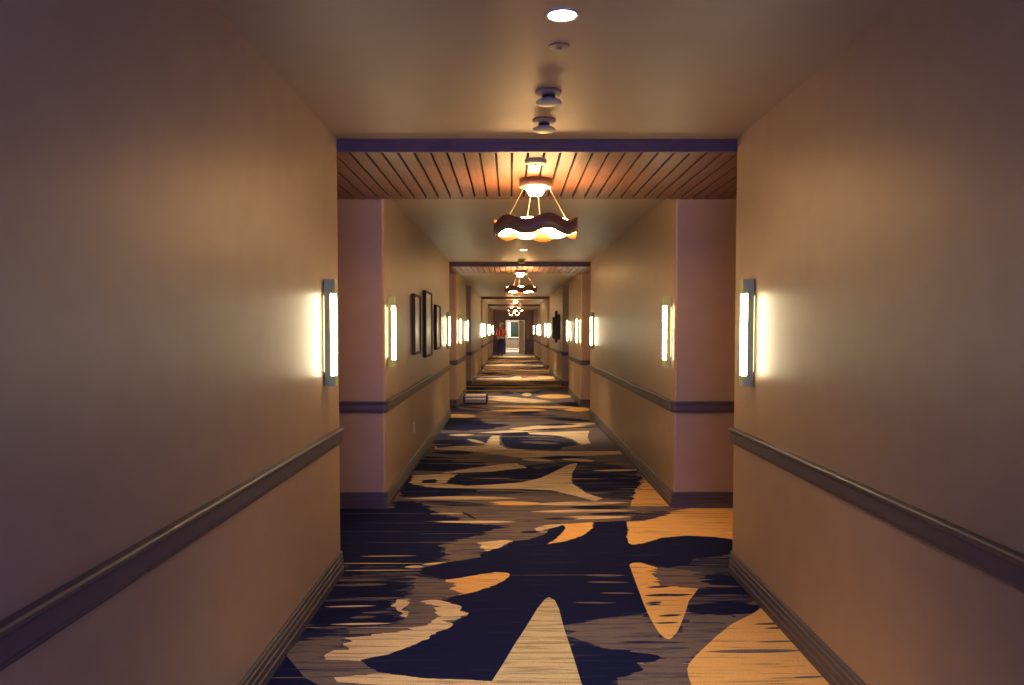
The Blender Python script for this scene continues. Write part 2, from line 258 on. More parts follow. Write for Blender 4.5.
(0,0,[(1.275,4.248),(1.303,4.26),(1.33,4.267),(1.356,4.271),(1.381,4.273),(1.406,4.274),(1.43,4.271),(1.453,4.265),(1.424,4.253),(1.397,4.246),(1.371,4.242),(1.346,4.24),(1.321,4.24),(1.297,4.242)]),
(0,0,[(1.314,4.189),(1.338,4.2),(1.36,4.207),(1.382,4.211),(1.403,4.214),(1.423,4.214),(1.443,4.211),(1.461,4.205),(1.437,4.194),(1.415,4.187),(1.393,4.183),(1.372,4.181),(1.352,4.181),(1.332,4.183)]),
(0,0,[(1.202,4.003),(1.24,4.011),(1.276,4.016),(1.312,4.02),(1.348,4.022),(1.383,4.022),(1.418,4.021),(1.451,4.017),(1.414,4.009),(1.377,4.004),(1.341,4.001),(1.305,3.999),(1.27,3.998),(1.236,3.999)]),
(0,0,[(1.25,3.588),(1.277,3.596),(1.303,3.601),(1.329,3.604),(1.354,3.605),(1.378,3.606),(1.402,3.604),(1.425,3.599),(1.397,3.591),(1.371,3.586),(1.346,3.583),(1.321,3.581),(1.296,3.581),(1.273,3.583)]),
(4,0.005,[(0.932,6.547),(1.087,6.582),(1.23,6.728),(1.277,6.896),(1.429,6.959),(1.599,7.089),(2.037,7.122),(1.709,5.962),(1.635,5.997),(1.525,6.069),(1.318,6.106),(1.121,6.045),(0.974,5.893),(0.877,5.842),(0.855,5.91),(0.866,6.057),(0.902,6.244)]),
(1,0.02,[(0.935,6.568),(1.166,6.655),(1.382,6.896),(1.247,6.919),(0.986,6.803)]),
(0,0.02,[(-0.898,8.059),(1.28,8.059),(1.071,7.18),(0.987,6.609),(0.393,6.472),(0.073,6.405),(-0.324,6.472),(-0.693,6.979)]),
(3,0,[(0.171,7.206),(0.298,7.262),(0.426,7.296),(0.553,7.32),(0.681,7.332),(0.808,7.334),(0.934,7.324),(1.056,7.292),(0.923,7.237),(0.794,7.202),(0.667,7.18),(0.542,7.168),(0.418,7.166),(0.294,7.176)]),
(3,0,[(0.164,6.919),(0.298,6.956),(0.432,6.978),(0.567,6.991),(0.701,6.997),(0.834,6.995),(0.966,6.985),(1.096,6.959),(0.958,6.923),(0.823,6.901),(0.69,6.888),(0.558,6.882),(0.427,6.885),(0.295,6.894)]),
(3,0,[(0.327,6.669),(0.426,6.71),(0.524,6.736),(0.623,6.753),(0.721,6.761),(0.819,6.761),(0.915,6.753),(1.009,6.728),(0.906,6.687),(0.807,6.662),(0.709,6.645),(0.612,6.637),(0.517,6.637),(0.421,6.645)]),
(4,0,[(-0.195,7.292),(-0.127,7.325),(-0.059,7.339),(0.01,7.343),(0.079,7.336),(0.147,7.32),(0.215,7.294),(0.282,7.249),(0.213,7.217),(0.145,7.204),(0.077,7.2),(0.01,7.206),(-0.058,7.222),(-0.126,7.248)]),
(2,0,[(0.49,7.089),(0.576,7.135),(0.66,7.159),(0.744,7.171),(0.827,7.171),(0.908,7.159),(0.987,7.135),(1.062,7.089),(0.974,7.043),(0.89,7.02),(0.808,7.009),(0.727,7.009),(0.647,7.02),(0.568,7.043)]),
(2,0,[(0.627,6.819),(0.702,6.855),(0.776,6.877),(0.849,6.892),(0.922,6.898),(0.994,6.897),(1.065,6.888),(1.133,6.865),(1.056,6.828),(0.981,6.806),(0.908,6.792),(0.836,6.786),(0.766,6.787),(0.695,6.795)]),
(1,0,[(0.259,6.655),(0.303,6.681),(0.347,6.696),(0.391,6.704),(0.435,6.706),(0.478,6.702),(0.521,6.692),(0.562,6.669),(0.517,6.643),(0.473,6.628),(0.429,6.62),(0.386,6.618),(0.344,6.622),(0.301,6.632)]),
(3,0,[(-0.818,7.506),(-0.695,7.541),(-0.57,7.556),(-0.443,7.561),(-0.316,7.556),(-0.188,7.541),(-0.061,7.515),(0.065,7.471),(-0.061,7.438),(-0.185,7.423),(-0.31,7.418),(-0.435,7.423),(-0.561,7.438),(-0.688,7.462)]),
(3,0,[(-0.68,6.833),(-0.641,6.853),(-0.6,6.864),(-0.56,6.869),(-0.518,6.869),(-0.477,6.864),(-0.435,6.853),(-0.392,6.833),(-0.432,6.812),(-0.472,6.802),(-0.513,6.797),(-0.554,6.797),(-0.595,6.802),(-0.637,6.812)]),
(3,0,[(-0.62,6.546),(-0.526,6.568),(-0.431,6.58),(-0.335,6.585),(-0.239,6.585),(-0.143,6.58),(-0.047,6.568),(0.049,6.546),(-0.047,6.523),(-0.142,6.512),(-0.236,6.506),(-0.331,6.506),(-0.427,6.512),(-0.523,6.523)]),
(4,0,[(-0.163,7.218),(-0.103,7.239),(-0.042,7.248),(0.018,7.252),(0.079,7.249),(0.14,7.241),(0.2,7.227),(0.259,7.202),(0.199,7.182),(0.138,7.173),(0.078,7.169),(0.018,7.172),(-0.042,7.18),(-0.102,7.194)]),
(2,0,[(-1.057,7.668),(-0.965,7.754),(-0.867,7.805),(-0.765,7.838),(-0.662,7.851),(-0.556,7.846),(-0.45,7.822),(-0.343,7.761),(-0.442,7.675),(-0.541,7.626),(-0.64,7.595),(-0.741,7.582),(-0.843,7.587),(-0.947,7.61)]),
(1,0,[(-0.886,7.318),(-0.786,7.35),(-0.683,7.354),(-0.579,7.345),(-0.474,7.321),(-0.369,7.283),(-0.265,7.231),(-0.162,7.154),(-0.261,7.123),(-0.361,7.119),(-0.462,7.128),(-0.564,7.151),(-0.668,7.188),(-0.774,7.239)]),
(2,0,[(-0.796,6.704),(-0.739,6.729),(-0.68,6.741),(-0.62,6.746),(-0.56,6.744),(-0.499,6.735),(-0.438,6.719),(-0.376,6.69),(-0.434,6.664),(-0.493,6.652),(-0.552,6.648),(-0.612,6.65),(-0.672,6.658),(-0.733,6.674)]),
(2,0,[(-0.422,6.921),(-0.402,6.904),(-0.382,6.874),(-0.361,6.838),(-0.34,6.797),(-0.319,6.75),(-0.299,6.697),(-0.278,6.634),(-0.296,6.65),(-0.316,6.678),(-0.336,6.712),(-0.357,6.753),(-0.378,6.8),(-0.4,6.854)]),
(2,0,[(0.069,6.208),(0.092,6.23),(0.116,6.242),(0.14,6.249),(0.164,6.251),(0.187,6.247),(0.21,6.239),(0.233,6.22),(0.209,6.198),(0.185,6.186),(0.162,6.179),(0.138,6.178),(0.115,6.181),(0.092,6.19)]),
(5,0,[(0.19,6.275),(0.205,6.33),(0.219,6.365),(0.233,6.39),(0.247,6.403),(0.26,6.406),(0.273,6.398),(0.285,6.369),(0.269,6.314),(0.255,6.279),(0.241,6.255),(0.228,6.242),(0.215,6.239),(0.202,6.247)]),
(4,0,[(1.416,8.691),(1.331,8.383),(1.216,7.921),(1.1,7.392),(1.052,7.138),(1.486,7.138),(1.421,7.392),(1.437,8.164)]),
(1,0.03,[(-1.08,7.664),(-0.687,7.906),(0.09,7.856),(0.641,7.525),(1.102,7.392),(1.382,8.984),(1.044,9.53),(0.576,9.53),(-0.339,8.984),(-1.171,8.613)]),
(2,0.01,[(-0.654,8.239),(-0.631,8.491),(-0.588,8.692),(-0.415,8.733),(-0.213,8.86),(0.087,9.079),(0.219,9.263),(0.276,9.034),(0.68,9.35),(0.399,8.692),(0.292,8.462),(0.095,8.313),(0.079,8.261),(-0.168,8.151),(-0.439,8.1)]),
(3,0.003,[(0.769,9.458),(0.683,9.387),(0.557,9.088),(0.398,8.691),(0.291,8.462),(0.094,8.245),(-0.167,8.137),(-0.437,8.069),(-0.649,8.164),(-0.874,8.299),(-1.074,8.272),(-0.977,8.059),(-0.84,7.982),(-0.25,7.931),(0.09,7.916),(0.388,7.842),(0.57,7.617),(0.762,7.348),(0.846,7.458),(0.721,7.692),(0.625,8.164),(0.623,8.327),(0.662,8.794),(0.736,9.181)]),
(2,0,[(-0.939,8.374),(-0.786,8.467),(-0.764,8.224),(-0.893,8.209)]),
(3,0.01,[(-1.021,8.298),(-1.05,8.651),(-0.709,8.75),(-0.583,8.725),(-0.63,8.467),(-0.66,8.224),(-0.744,8.239),(-0.79,8.436),(-0.925,8.374),(-0.893,8.209)]),
(2,0.02,[(0.666,8.692),(0.909,8.787),(1.106,8.739),(1.378,8.553),(1.223,7.919),(0.807,7.788),(0.699,7.919),(0.627,8.287)]),
(3,0,[(0.89,8.934),(0.976,8.977),(1.06,9.004),(1.144,9.023),(1.227,9.033),(1.309,9.035),(1.389,9.027),(1.467,9.004),(1.379,8.96),(1.294,8.933),(1.211,8.915),(1.129,8.905),(1.048,8.903),(0.968,8.91)]),
(2,0,[(1.05,8.835),(1.102,8.867),(1.153,8.885),(1.203,8.896),(1.253,8.9),(1.301,8.897),(1.348,8.888),(1.393,8.864),(1.34,8.833),(1.289,8.815),(1.239,8.804),(1.191,8.8),(1.143,8.803),(1.096,8.812)]),
(1,0,[(1.077,8.507),(1.121,8.53),(1.165,8.54),(1.208,8.544),(1.249,8.541),(1.29,8.532),(1.33,8.517),(1.368,8.489),(1.322,8.467),(1.279,8.457),(1.237,8.453),(1.195,8.455),(1.155,8.464),(1.115,8.479)]),
(2,0.02,[(-1.091,8.298),(-1.068,8.452),(-0.99,8.151),(-0.737,7.939),(-0.349,7.904),(-0.336,7.609),(-1.039,7.515)]),
(1,0,[(-0.494,7.672),(-0.405,7.732),(-0.313,7.768),(-0.221,7.79),(-0.127,7.8),(-0.034,7.796),(0.06,7.779),(0.152,7.737),(0.059,7.677),(-0.033,7.643),(-0.125,7.621),(-0.216,7.612),(-0.307,7.615),(-0.399,7.632)]),
(3,0,[(-0.981,7.454),(-0.841,7.489),(-0.7,7.509),(-0.556,7.521),(-0.412,7.525),(-0.267,7.522),(-0.123,7.51),(0.021,7.484),(-0.122,7.449),(-0.264,7.429),(-0.406,7.417),(-0.548,7.413),(-0.691,7.416),(-0.835,7.427)]),
(2,0.02,[(-1.085,8.946),(-1.075,9.967),(-0.381,9.755),(-0.286,9.31),(-0.492,9.079),(-0.722,8.903)]),
(0,0,[(-0.746,9.602),(-0.664,9.684),(-0.579,9.734),(-0.491,9.766),(-0.403,9.781),(-0.314,9.778),(-0.225,9.758),(-0.135,9.703),(-0.221,9.621),(-0.307,9.572),(-0.393,9.541),(-0.48,9.527),(-0.566,9.53),(-0.655,9.549)]),
(3,0.01,[(-0.741,8.775),(-0.578,8.99),(-0.298,9.216),(-0.052,9.424),(0.074,9.424),(0.179,9.124),(0.056,9.07),(-0.213,8.886)]),
(5,0,[(-0.052,9.357),(-0.02,9.379),(0.011,9.375),(0.042,9.357),(0.074,9.326),(0.104,9.281),(0.135,9.224),(0.164,9.143),(0.133,9.122),(0.103,9.126),(0.072,9.143),(0.042,9.173),(0.011,9.216),(-0.02,9.273)]),
(1,0,[(0.06,9.703),(0.15,9.764),(0.239,9.803),(0.33,9.83),(0.42,9.845),(0.509,9.848),(0.599,9.839),(0.686,9.807),(0.593,9.746),(0.502,9.708),(0.413,9.681),(0.324,9.667),(0.236,9.664),(0.148,9.672)]),
(3,0.006,[(-0.153,10.979),(-0.041,10.599),(0.248,10.502),(0.119,10.457),(0.516,10.376),(0.914,10.376),(1.494,10.403),(1.458,10.154),(0.881,10.002),(0.112,9.855),(-0.038,9.999),(-0.582,10.419),(-0.977,10.538),(-1.024,10.849),(-0.587,10.849),(-0.336,10.953),(-0.303,11.825),(-0.24,12.169),(-0.167,12.011)]),
(2,0,[(-1.042,11.247),(-0.986,11.408),(-0.921,11.487),(-0.852,11.521),(-0.78,11.511),(-0.705,11.457),(-0.628,11.358),(-0.549,11.179),(-0.61,11.024),(-0.674,10.951),(-0.74,10.92),(-0.809,10.93),(-0.881,10.979),(-0.957,11.072)]),
(2,0,[(-1.003,10.267),(-0.932,10.348),(-0.856,10.388),(-0.778,10.406),(-0.698,10.403),(-0.617,10.378),(-0.535,10.331),(-0.452,10.245),(-0.526,10.166),(-0.602,10.127),(-0.678,10.11),(-0.756,10.113),(-0.835,10.137),(-0.917,10.182)]),
(0,0,[(-0.774,10.914),(-0.71,10.988),(-0.645,11.031),(-0.577,11.058),(-0.509,11.067),(-0.44,11.06),(-0.37,11.035),(-0.3,10.979),(-0.366,10.904),(-0.432,10.862),(-0.498,10.837),(-0.565,10.827),(-0.633,10.834),(-0.702,10.858)]),
(1,0,[(-0.943,11.902),(-0.882,11.96),(-0.818,11.993),(-0.753,12.013),(-0.688,12.02),(-0.621,12.014),(-0.554,11.994),(-0.486,11.948),(-0.549,11.89),(-0.613,11.857),(-0.677,11.838),(-0.742,11.831),(-0.807,11.838),(-0.874,11.857)]),
(1,0.01,[(-1.111,12.218),(-0.538,12.218),(-0.268,12.058),(-0.345,11.247),(-0.521,10.979),(-0.97,10.66),(-1.126,11.529)]),
(2,0,[(-1.061,11.247),(-1.001,11.393),(-0.933,11.463),(-0.861,11.493),(-0.786,11.483),(-0.709,11.433),(-0.63,11.342),(-0.549,11.179),(-0.613,11.039),(-0.681,10.973),(-0.75,10.946),(-0.821,10.955),(-0.896,11.001),(-0.974,11.086)]),
(3,0,[(-0.929,11.979),(-0.876,12.045),(-0.821,12.081),(-0.765,12.101),(-0.707,12.106),(-0.648,12.095),(-0.589,12.067),(-0.529,12.011),(-0.583,11.945),(-0.639,11.91),(-0.694,11.891),(-0.751,11.886),(-0.809,11.897),(-0.867,11.923)]),
(3,0,[(-0.624,11.529),(-0.586,11.54),(-0.546,11.515),(-0.505,11.471),(-0.464,11.41),(-0.423,11.332),(-0.382,11.238),(-0.341,11.111),(-0.378,11.102),(-0.416,11.125),(-0.455,11.165),(-0.495,11.224),(-0.536,11.3),(-0.578,11.396)]),
(3,0,[(-0.356,11.005),(-0.335,11.099),(-0.312,11.151),(-0.289,11.18),(-0.265,11.186),(-0.241,11.169),(-0.216,11.128),(-0.191,11.045),(-0.213,10.951),(-0.235,10.901),(-0.258,10.874),(-0.281,10.868),(-0.305,10.885),(-0.33,10.923)]),
(2,0.004,[(-0.148,12.432),(-0.048,12.602),(0.297,12.568),(0.375,12.276),(0.701,11.825),(0.851,11.406),(0.9,10.941),(0.676,10.708),(0.622,10.485),(0.12,10.553),(0.249,10.514),(0.03,10.599),(-0.078,10.849),(-0.128,11.247)]),
(1,0,[(0.136,11.913),(0.245,11.975),(0.352,11.97),(0.459,11.928),(0.563,11.853),(0.664,11.745),(0.761,11.605),(0.851,11.406),(0.744,11.35),(0.642,11.355),(0.541,11.392),(0.441,11.461),(0.341,11.564),(0.239,11.703)]),
(0,0,[(0.128,11.247),(0.209,11.295),(0.29,11.308),(0.37,11.303),(0.45,11.281),(0.528,11.24),(0.605,11.183),(0.679,11.092),(0.597,11.046),(0.518,11.033),(0.44,11.037),(0.362,11.059),(0.284,11.098),(0.207,11.155)]),
(2,0,[(0.34,9.867),(0.423,9.935),(0.507,9.974),(0.59,9.996),(0.673,10.003),(0.754,9.995),(0.834,9.97),(0.911,9.916),(0.824,9.848),(0.741,9.81),(0.658,9.788),(0.578,9.781),(0.498,9.789),(0.418,9.813)]),
(3,0,[(0.111,9.747),(0.171,9.786),(0.23,9.796),(0.289,9.791),(0.347,9.771),(0.404,9.735),(0.461,9.685),(0.515,9.607),(0.455,9.569),(0.397,9.56),(0.34,9.565),(0.283,9.584),(0.226,9.619),(0.169,9.668)]),
(3,0,[(0.597,9.747),(0.658,9.786),(0.718,9.796),(0.777,9.791),(0.834,9.771),(0.89,9.735),(0.943,9.685),(0.994,9.607),(0.932,9.569),(0.874,9.56),(0.816,9.565),(0.76,9.584),(0.705,9.619),(0.65,9.668)]),
(3,0.003,[(0.257,12.276),(0.613,12.332),(1.207,12.504),(1.1,11.739),(1.087,11.092),(0.955,10.971),(0.863,11.57),(0.706,11.913),(0.277,12.091)]),
(3,0,[(-0.497,12.218),(-0.308,12.387),(-0.114,12.514),(0.084,12.619),(0.285,12.701),(0.488,12.759),(0.691,12.792),(0.892,12.777),(0.681,12.597),(0.477,12.468),(0.278,12.366),(0.082,12.288),(-0.111,12.234),(-0.304,12.204)]),
(2,0,[(-0.553,12.089),(-0.489,12.158),(-0.423,12.188),(-0.356,12.197),(-0.289,12.185),(-0.221,12.153),(-0.154,12.101),(-0.086,12.011),(-0.152,11.944),(-0.217,11.915),(-0.282,11.906),(-0.348,11.918),(-0.415,11.948),(-0.483,11.999)]),
(2,0.02,[(-1.064,12.637),(-1.083,13.979),(-0.568,13.979),(-0.521,13.37),(-0.029,13.274),(-0.392,12.813),(-0.716,12.466)]),
(3,0,[(0.147,12.864),(0.339,13.081),(0.534,13.24),(0.733,13.368),(0.933,13.464),(1.134,13.526),(1.332,13.552),(1.524,13.51),(1.305,13.279),(1.1,13.118),(0.901,12.995),(0.708,12.906),(0.519,12.85),(0.332,12.826)]),
(2,0,[(0.142,12.504),(0.322,12.651),(0.505,12.763),(0.689,12.855),(0.875,12.929),(1.062,12.983),(1.248,13.016),(1.43,13.009),(1.232,12.854),(1.042,12.741),(0.857,12.65),(0.675,12.579),(0.496,12.529),(0.318,12.498)]),
(2,0,[(0.403,13.201),(0.508,13.298),(0.612,13.361),(0.717,13.405),(0.821,13.431),(0.924,13.438),(1.026,13.425),(1.125,13.376),(1.015,13.277),(0.909,13.215),(0.805,13.172),(0.703,13.148),(0.602,13.141),(0.502,13.153)]),
(0,0,[(0.785,10.512),(0.883,10.625),(0.979,10.693),(1.075,10.738),(1.168,10.758),(1.259,10.754),(1.346,10.726),(1.427,10.651),(1.323,10.538),(1.226,10.472),(1.132,10.429),(1.042,10.41),(0.954,10.413),(0.868,10.44)]),
(2,0.03,[(-1.074,12.502),(-1.107,14.326),(-0.579,14.241),(-0.465,13.567),(-0.012,13.266),(-0.352,12.657)]),
(2,0.03,[(-1.17,15.143),(-1.226,16.809),(-0.896,16.731),(-0.588,16.166),(-0.405,15.81),(-0.678,15.079)]),
(2,0.03,[(-1.126,21.481),(-1.019,23.828),(-0.648,23.364),(-0.428,22.348),(-0.64,21.417)]),
(2,0.03,[(-1.166,19.448),(-1.151,20.678),(-0.703,20.56),(-0.707,19.448)]),
(3,0.01,[(-0.207,24.644),(0.122,27.152),(0.3,27.463),(0.431,24.814),(0.703,23.213),(0.3,22.918)]),
(3,0,[(-1.26,14.678),(-1.178,14.839),(-1.088,14.918),(-0.994,14.952),(-0.897,14.944),(-0.798,14.891),(-0.697,14.795),(-0.595,14.618),(-0.682,14.462),(-0.771,14.388),(-0.862,14.356),(-0.955,14.364),(-1.052,14.413),(-1.152,14.504)]),
(3,0,[(-0.545,18.216),(-0.336,18.455),(-0.122,18.529),(0.095,18.514),(0.309,18.412),(0.518,18.226),(0.721,17.96),(0.909,17.549),(0.695,17.333),(0.491,17.268),(0.29,17.281),(0.089,17.37),(-0.115,17.539),(-0.324,17.792)]),
(3,0,[(-0.459,16.538),(-0.17,16.633),(0.121,16.655),(0.412,16.638),(0.701,16.583),(0.986,16.491),(1.265,16.362),(1.533,16.166),(1.243,16.077),(0.96,16.056),(0.68,16.072),(0.399,16.124),(0.118,16.212),(-0.167,16.338)]),
(4,0,[(1.021,15.775),(1.114,16.001),(1.202,16.124),(1.286,16.19),(1.367,16.201),(1.442,16.155),(1.512,16.052),(1.571,15.845),(1.472,15.624),(1.385,15.508),(1.304,15.447),(1.227,15.438),(1.154,15.48),(1.085,15.575)]),
(2,0,[(0.529,14.384),(0.664,14.438),(0.796,14.421),(0.926,14.367),(1.052,14.277),(1.173,14.153),(1.289,13.995),(1.396,13.776),(1.265,13.726),(1.139,13.742),(1.016,13.791),(0.894,13.875),(0.773,13.995),(0.651,14.152)]),
(2,0,[(0.961,17.13),(1.069,17.348),(1.17,17.431),(1.268,17.442),(1.359,17.382),(1.445,17.252),(1.522,17.054),(1.586,16.731),(1.476,16.528),(1.378,16.453),(1.286,16.444),(1.199,16.498),(1.116,16.617),(1.036,16.805)]),
(2,0,[(-0.03,15.143),(0.059,15.31),(0.15,15.408),(0.241,15.469),(0.332,15.493),(0.422,15.479),(0.51,15.428),(0.596,15.304),(0.501,15.137),(0.41,15.042),(0.321,14.985),(0.233,14.962),(0.146,14.975),(0.058,15.024)]),
(3,0,[(-0.025,12.724),(0.097,12.868),(0.222,12.965),(0.347,13.035),(0.473,13.079),(0.599,13.097),(0.723,13.087),(0.844,13.025),(0.711,12.877),(0.584,12.782),(0.46,12.714),(0.338,12.673),(0.217,12.656),(0.096,12.666)]),
(0,0,[(0.122,13.829),(0.251,13.91),(0.38,13.933),(0.508,13.925),(0.635,13.886),(0.759,13.818),(0.88,13.72),(0.995,13.567),(0.865,13.49),(0.74,13.468),(0.616,13.476),(0.493,13.512),(0.37,13.578),(0.246,13.674)]),
(4,0,[(-0.365,15.57),(-0.2,15.718),(-0.031,15.812),(0.14,15.876),(0.311,15.911),(0.482,15.917),(0.653,15.892),(0.819,15.81),(0.643,15.66),(0.472,15.568),(0.303,15.506),(0.136,15.473),(-0.03,15.468),(-0.197,15.491)]),
(1,0,[(0.048,20.56),(0.158,20.959),(0.27,21.134),(0.381,21.185),(0.49,21.114),(0.595,20.923),(0.694,20.616),(0.781,20.1),(0.664,19.733),(0.557,19.581),(0.454,19.537),(0.353,19.597),(0.253,19.765),(0.152,20.047)]),
(3,0,[(0.255,19.448),(0.295,19.761),(0.334,19.933),(0.373,20.027),(0.41,20.043),(0.445,19.98),(0.479,19.839),(0.508,19.554),(0.465,19.247),(0.426,19.087),(0.389,19.002),(0.353,18.987),(0.319,19.044),(0.286,19.174)]),
(4,0,[(0.573,18.936),(0.714,19.275),(0.852,19.453),(0.988,19.543),(1.12,19.543),(1.246,19.453),(1.365,19.275),(1.469,18.936),(1.318,18.608),(1.182,18.445),(1.053,18.365),(0.928,18.365),(0.808,18.445),(0.689,18.608)]),
(3,0,[(-0.566,18.936),(-0.452,19.032),(-0.335,19.046),(-0.218,19.016),(-0.101,18.945),(0.015,18.832),(0.13,18.679),(0.242,18.45),(0.128,18.359),(0.015,18.346),(-0.098,18.374),(-0.212,18.441),(-0.327,18.549),(-0.444,18.701)]),
(2,0,[(0.835,21.481),(0.945,21.745),(1.053,21.905),(1.159,22.009),(1.263,22.057),(1.364,22.049),(1.461,21.982),(1.55,21.807),(1.432,21.542),(1.323,21.387),(1.219,21.288),(1.119,21.243),(1.022,21.251),(0.926,21.314)]),
(2,0,[(-1.099,25.699),(-1.007,26.196),(-0.905,26.498),(-0.797,26.693),(-0.685,26.778),(-0.569,26.751),(-0.452,26.611),(-0.333,26.262),(-0.438,25.762),(-0.542,25.477),(-0.647,25.299),(-0.753,25.223),(-0.863,25.247),(-0.976,25.373)]),
(2,0,[(-1.106,28.779),(-0.839,29.301),(-0.557,29.575),(-0.268,29.712),(0.024,29.712),(0.314,29.575),(0.599,29.301),(0.87,28.779),(0.578,28.276),(0.298,28.026),(0.023,27.903),(-0.251,27.903),(-0.527,28.026),(-0.81,28.276)]),
(3,0,[(-0.806,23.594),(-0.733,24.047),(-0.652,24.336),(-0.567,24.536),(-0.479,24.644),(-0.389,24.658),(-0.297,24.574),(-0.204,24.311),(-0.288,23.848),(-0.371,23.57),(-0.455,23.386),(-0.539,23.288),(-0.624,23.276),(-0.712,23.351)]),
(2,0,[(0.342,26.166),(0.45,26.373),(0.555,26.344),(0.656,26.192),(0.752,25.922),(0.843,25.543),(0.927,25.062),(1,24.393),(0.896,24.216),(0.8,24.241),(0.708,24.371),(0.616,24.609),(0.526,24.961),(0.434,25.438)]),
(4,0,[(0.902,23.213),(1.001,23.208),(1.096,23.101),(1.187,22.943),(1.274,22.736),(1.357,22.483),(1.434,22.186),(1.503,21.807),(1.41,21.811),(1.322,21.907),(1.236,22.051),(1.151,22.246),(1.067,22.494),(0.984,22.798)]),
(4,0,[(0.806,26.65),(0.914,26.926),(1.017,27.041),(1.118,27.069),(1.215,27.011),(1.307,26.868),(1.394,26.642),(1.471,26.262),(1.361,25.999),(1.26,25.893),(1.163,25.867),(1.07,25.92),(0.98,26.053),(0.891,26.27)]),
(3,0,[(-0.938,27.463),(-0.794,27.729),(-0.644,27.882),(-0.492,27.973),(-0.338,28.004),(-0.183,27.974),(-0.029,27.882),(0.124,27.674),(-0.028,27.409),(-0.179,27.262),(-0.328,27.174),(-0.478,27.145),(-0.628,27.173),(-0.781,27.261)]),
(1,0,[(-0.25,19.715),(-0.205,19.998),(-0.157,20.166),(-0.108,20.271),(-0.058,20.311),(-0.009,20.288),(0.041,20.199),(0.09,19.989),(0.04,19.705),(-0.008,19.545),(-0.056,19.448),(-0.103,19.41),(-0.151,19.432),(-0.2,19.514)]),
(4,0,[(0.5,12.838),(0.607,12.929),(0.714,12.996),(0.821,13.05),(0.928,13.091),(1.035,13.119),(1.141,13.133),(1.245,13.12),(1.132,13.026),(1.023,12.959),(0.915,12.906),(0.81,12.866),(0.705,12.84),(0.602,12.826)]),
(1,0,[(-0.255,14.985),(-0.08,15.018),(0.095,15.009),(0.27,14.977),(0.443,14.924),(0.614,14.849),(0.783,14.754),(0.946,14.618),(0.774,14.586),(0.604,14.595),(0.434,14.625),(0.264,14.676),(0.094,14.749),(-0.079,14.845)]),
(0,0,[(-1.075,16.166),(-0.989,16.22),(-0.899,16.215),(-0.807,16.178),(-0.715,16.11),(-0.622,16.013),(-0.529,15.887),(-0.436,15.706),(-0.521,15.655),(-0.608,15.66),(-0.696,15.695),(-0.786,15.759),(-0.879,15.853),(-0.974,15.979)]),
(1,0,[(0.351,16.166),(0.479,16.138),(0.605,16.071),(0.73,15.984),(0.852,15.877),(0.971,15.753),(1.087,15.612),(1.198,15.436),(1.077,15.462),(0.957,15.524),(0.837,15.606),(0.717,15.709),(0.597,15.832),(0.474,15.978)])]
def inside(pt, poly):
    x, y = pt; c = False; j = len(poly) - 1
    for i in range(len(poly)):
        xi, yi = poly[i]; xj, yj = poly[j]
        if (yi > y) != (yj > y) and x < (xj - xi) * (y - yi) / (yj - yi) + xi: c = not c
        j = i
    return c
def ragged(poly, amt):
    """break the outline into short runs that jitter sideways, like yarn streaks"""
    out = []
    for i in range(len(poly)):
        a, b = poly[i], poly[(i + 1) % len(poly)]
        out.append(a)
        L = math.hypot(b[0] - a[0], b[1] - a[1])
        if amt and L > .06:
            n = min(30, max(2, int(L / .025)))
            for k in range(1, n):
                t = k / n; s = random.choice((1, 1, -.7, .2))
                out.append((a[0] + (b[0] - a[0]) * t + s * random.uniform(.3, 1.6) * amt * 1.6, a[1] + (b[1] - a[1]) * t + random.uniform(-1, 1) * amt * .3))
    return out
def lens(cx, cy, hl, hw, tilt=0):
    n = 6; pts = []
    for i in range(n + 1): t = i / n; pts.append((cx - hl + 2 * hl * t, cy + tilt * (t - .5) + hw * math.sin(math.pi * t) ** .8))
    for i in range(n - 1, 0, -1): t = i / n; pts.append((cx - hl + 2 * hl * t, cy + tilt * (t - .5) - hw * math.sin(math.pi * t) ** .8))
    return pts
FX0, FX1 = XL - REC - .1, XR + REC + .1
shapes = [(m, ragged(p, r)) for m, r, p in CARPET_SHAPES]
# the roll goes on down the corridor: broad petals and streaks in the same yarns
rnd = random.Random(21)
y = 20.6
while y < YEND - .2:
    for m, wt in ((rnd.choice((2, 2, 1)), 1), (rnd.choice((3, 4, 3, 5)), 1), (rnd.choice((3, 0, 4)), .7)):
        cx = rnd.uniform(-1.0, 1.3)
        if m == 2: cx = rnd.choice((-1.1, -.9, .5, rnd.uniform(-1, 1.3)))
        shapes.append((m, lens(cx, y + rnd.uniform(-.3, .3), rnd.uniform(.5, 1.3), rnd.uniform(.12, .34) * wt, rnd.uniform(-.4, .4))))
    y += rnd.uniform(.35, .55)
for k in range(520):                                   # thin crosswise yarn streaks
    yy = rnd.uniform(2.5, 22); s = .4 + yy / 14
    m = rnd.choice((0, 1, 1, 0, 2, 2, 3))
    shapes.insert(rnd.randrange(3, 62) if yy < 6.8 else rnd.randrange(60, len(shapes)), (m, lens(rnd.uniform(-1.1, 1.4), yy, rnd.uniform(.12, .5), rnd.uniform(.004, .011) * s, rnd.uniform(-.02, .02))))
clipped = []
for m, p in shapes:
    q = [(min(max(x, FX0 + .01), FX1 - .01), min(max(yy, Y0 + .01), YEND + 3)) for x, yy in p]
    clipped.append((m, q, min(a[0] for a in q), max(a[0] for a in q), min(a[1] for a in q), max(a[1] for a in q)))
verts = [Vector((FX0, Y0)), Vector((FX1, Y0)), Vector((FX1, YEND + 3.2)), Vector((FX0, YEND + 3.2))]
edges = [(0, 1), (1, 2), (2, 3), (3, 0)]
for s in clipped:
    b0 = len(verts); n = len(s[1])
    verts += [Vector(p) for p in s[1]]
    edges += [(b0 + i, b0 + (i + 1) % n) for i in range(n)]
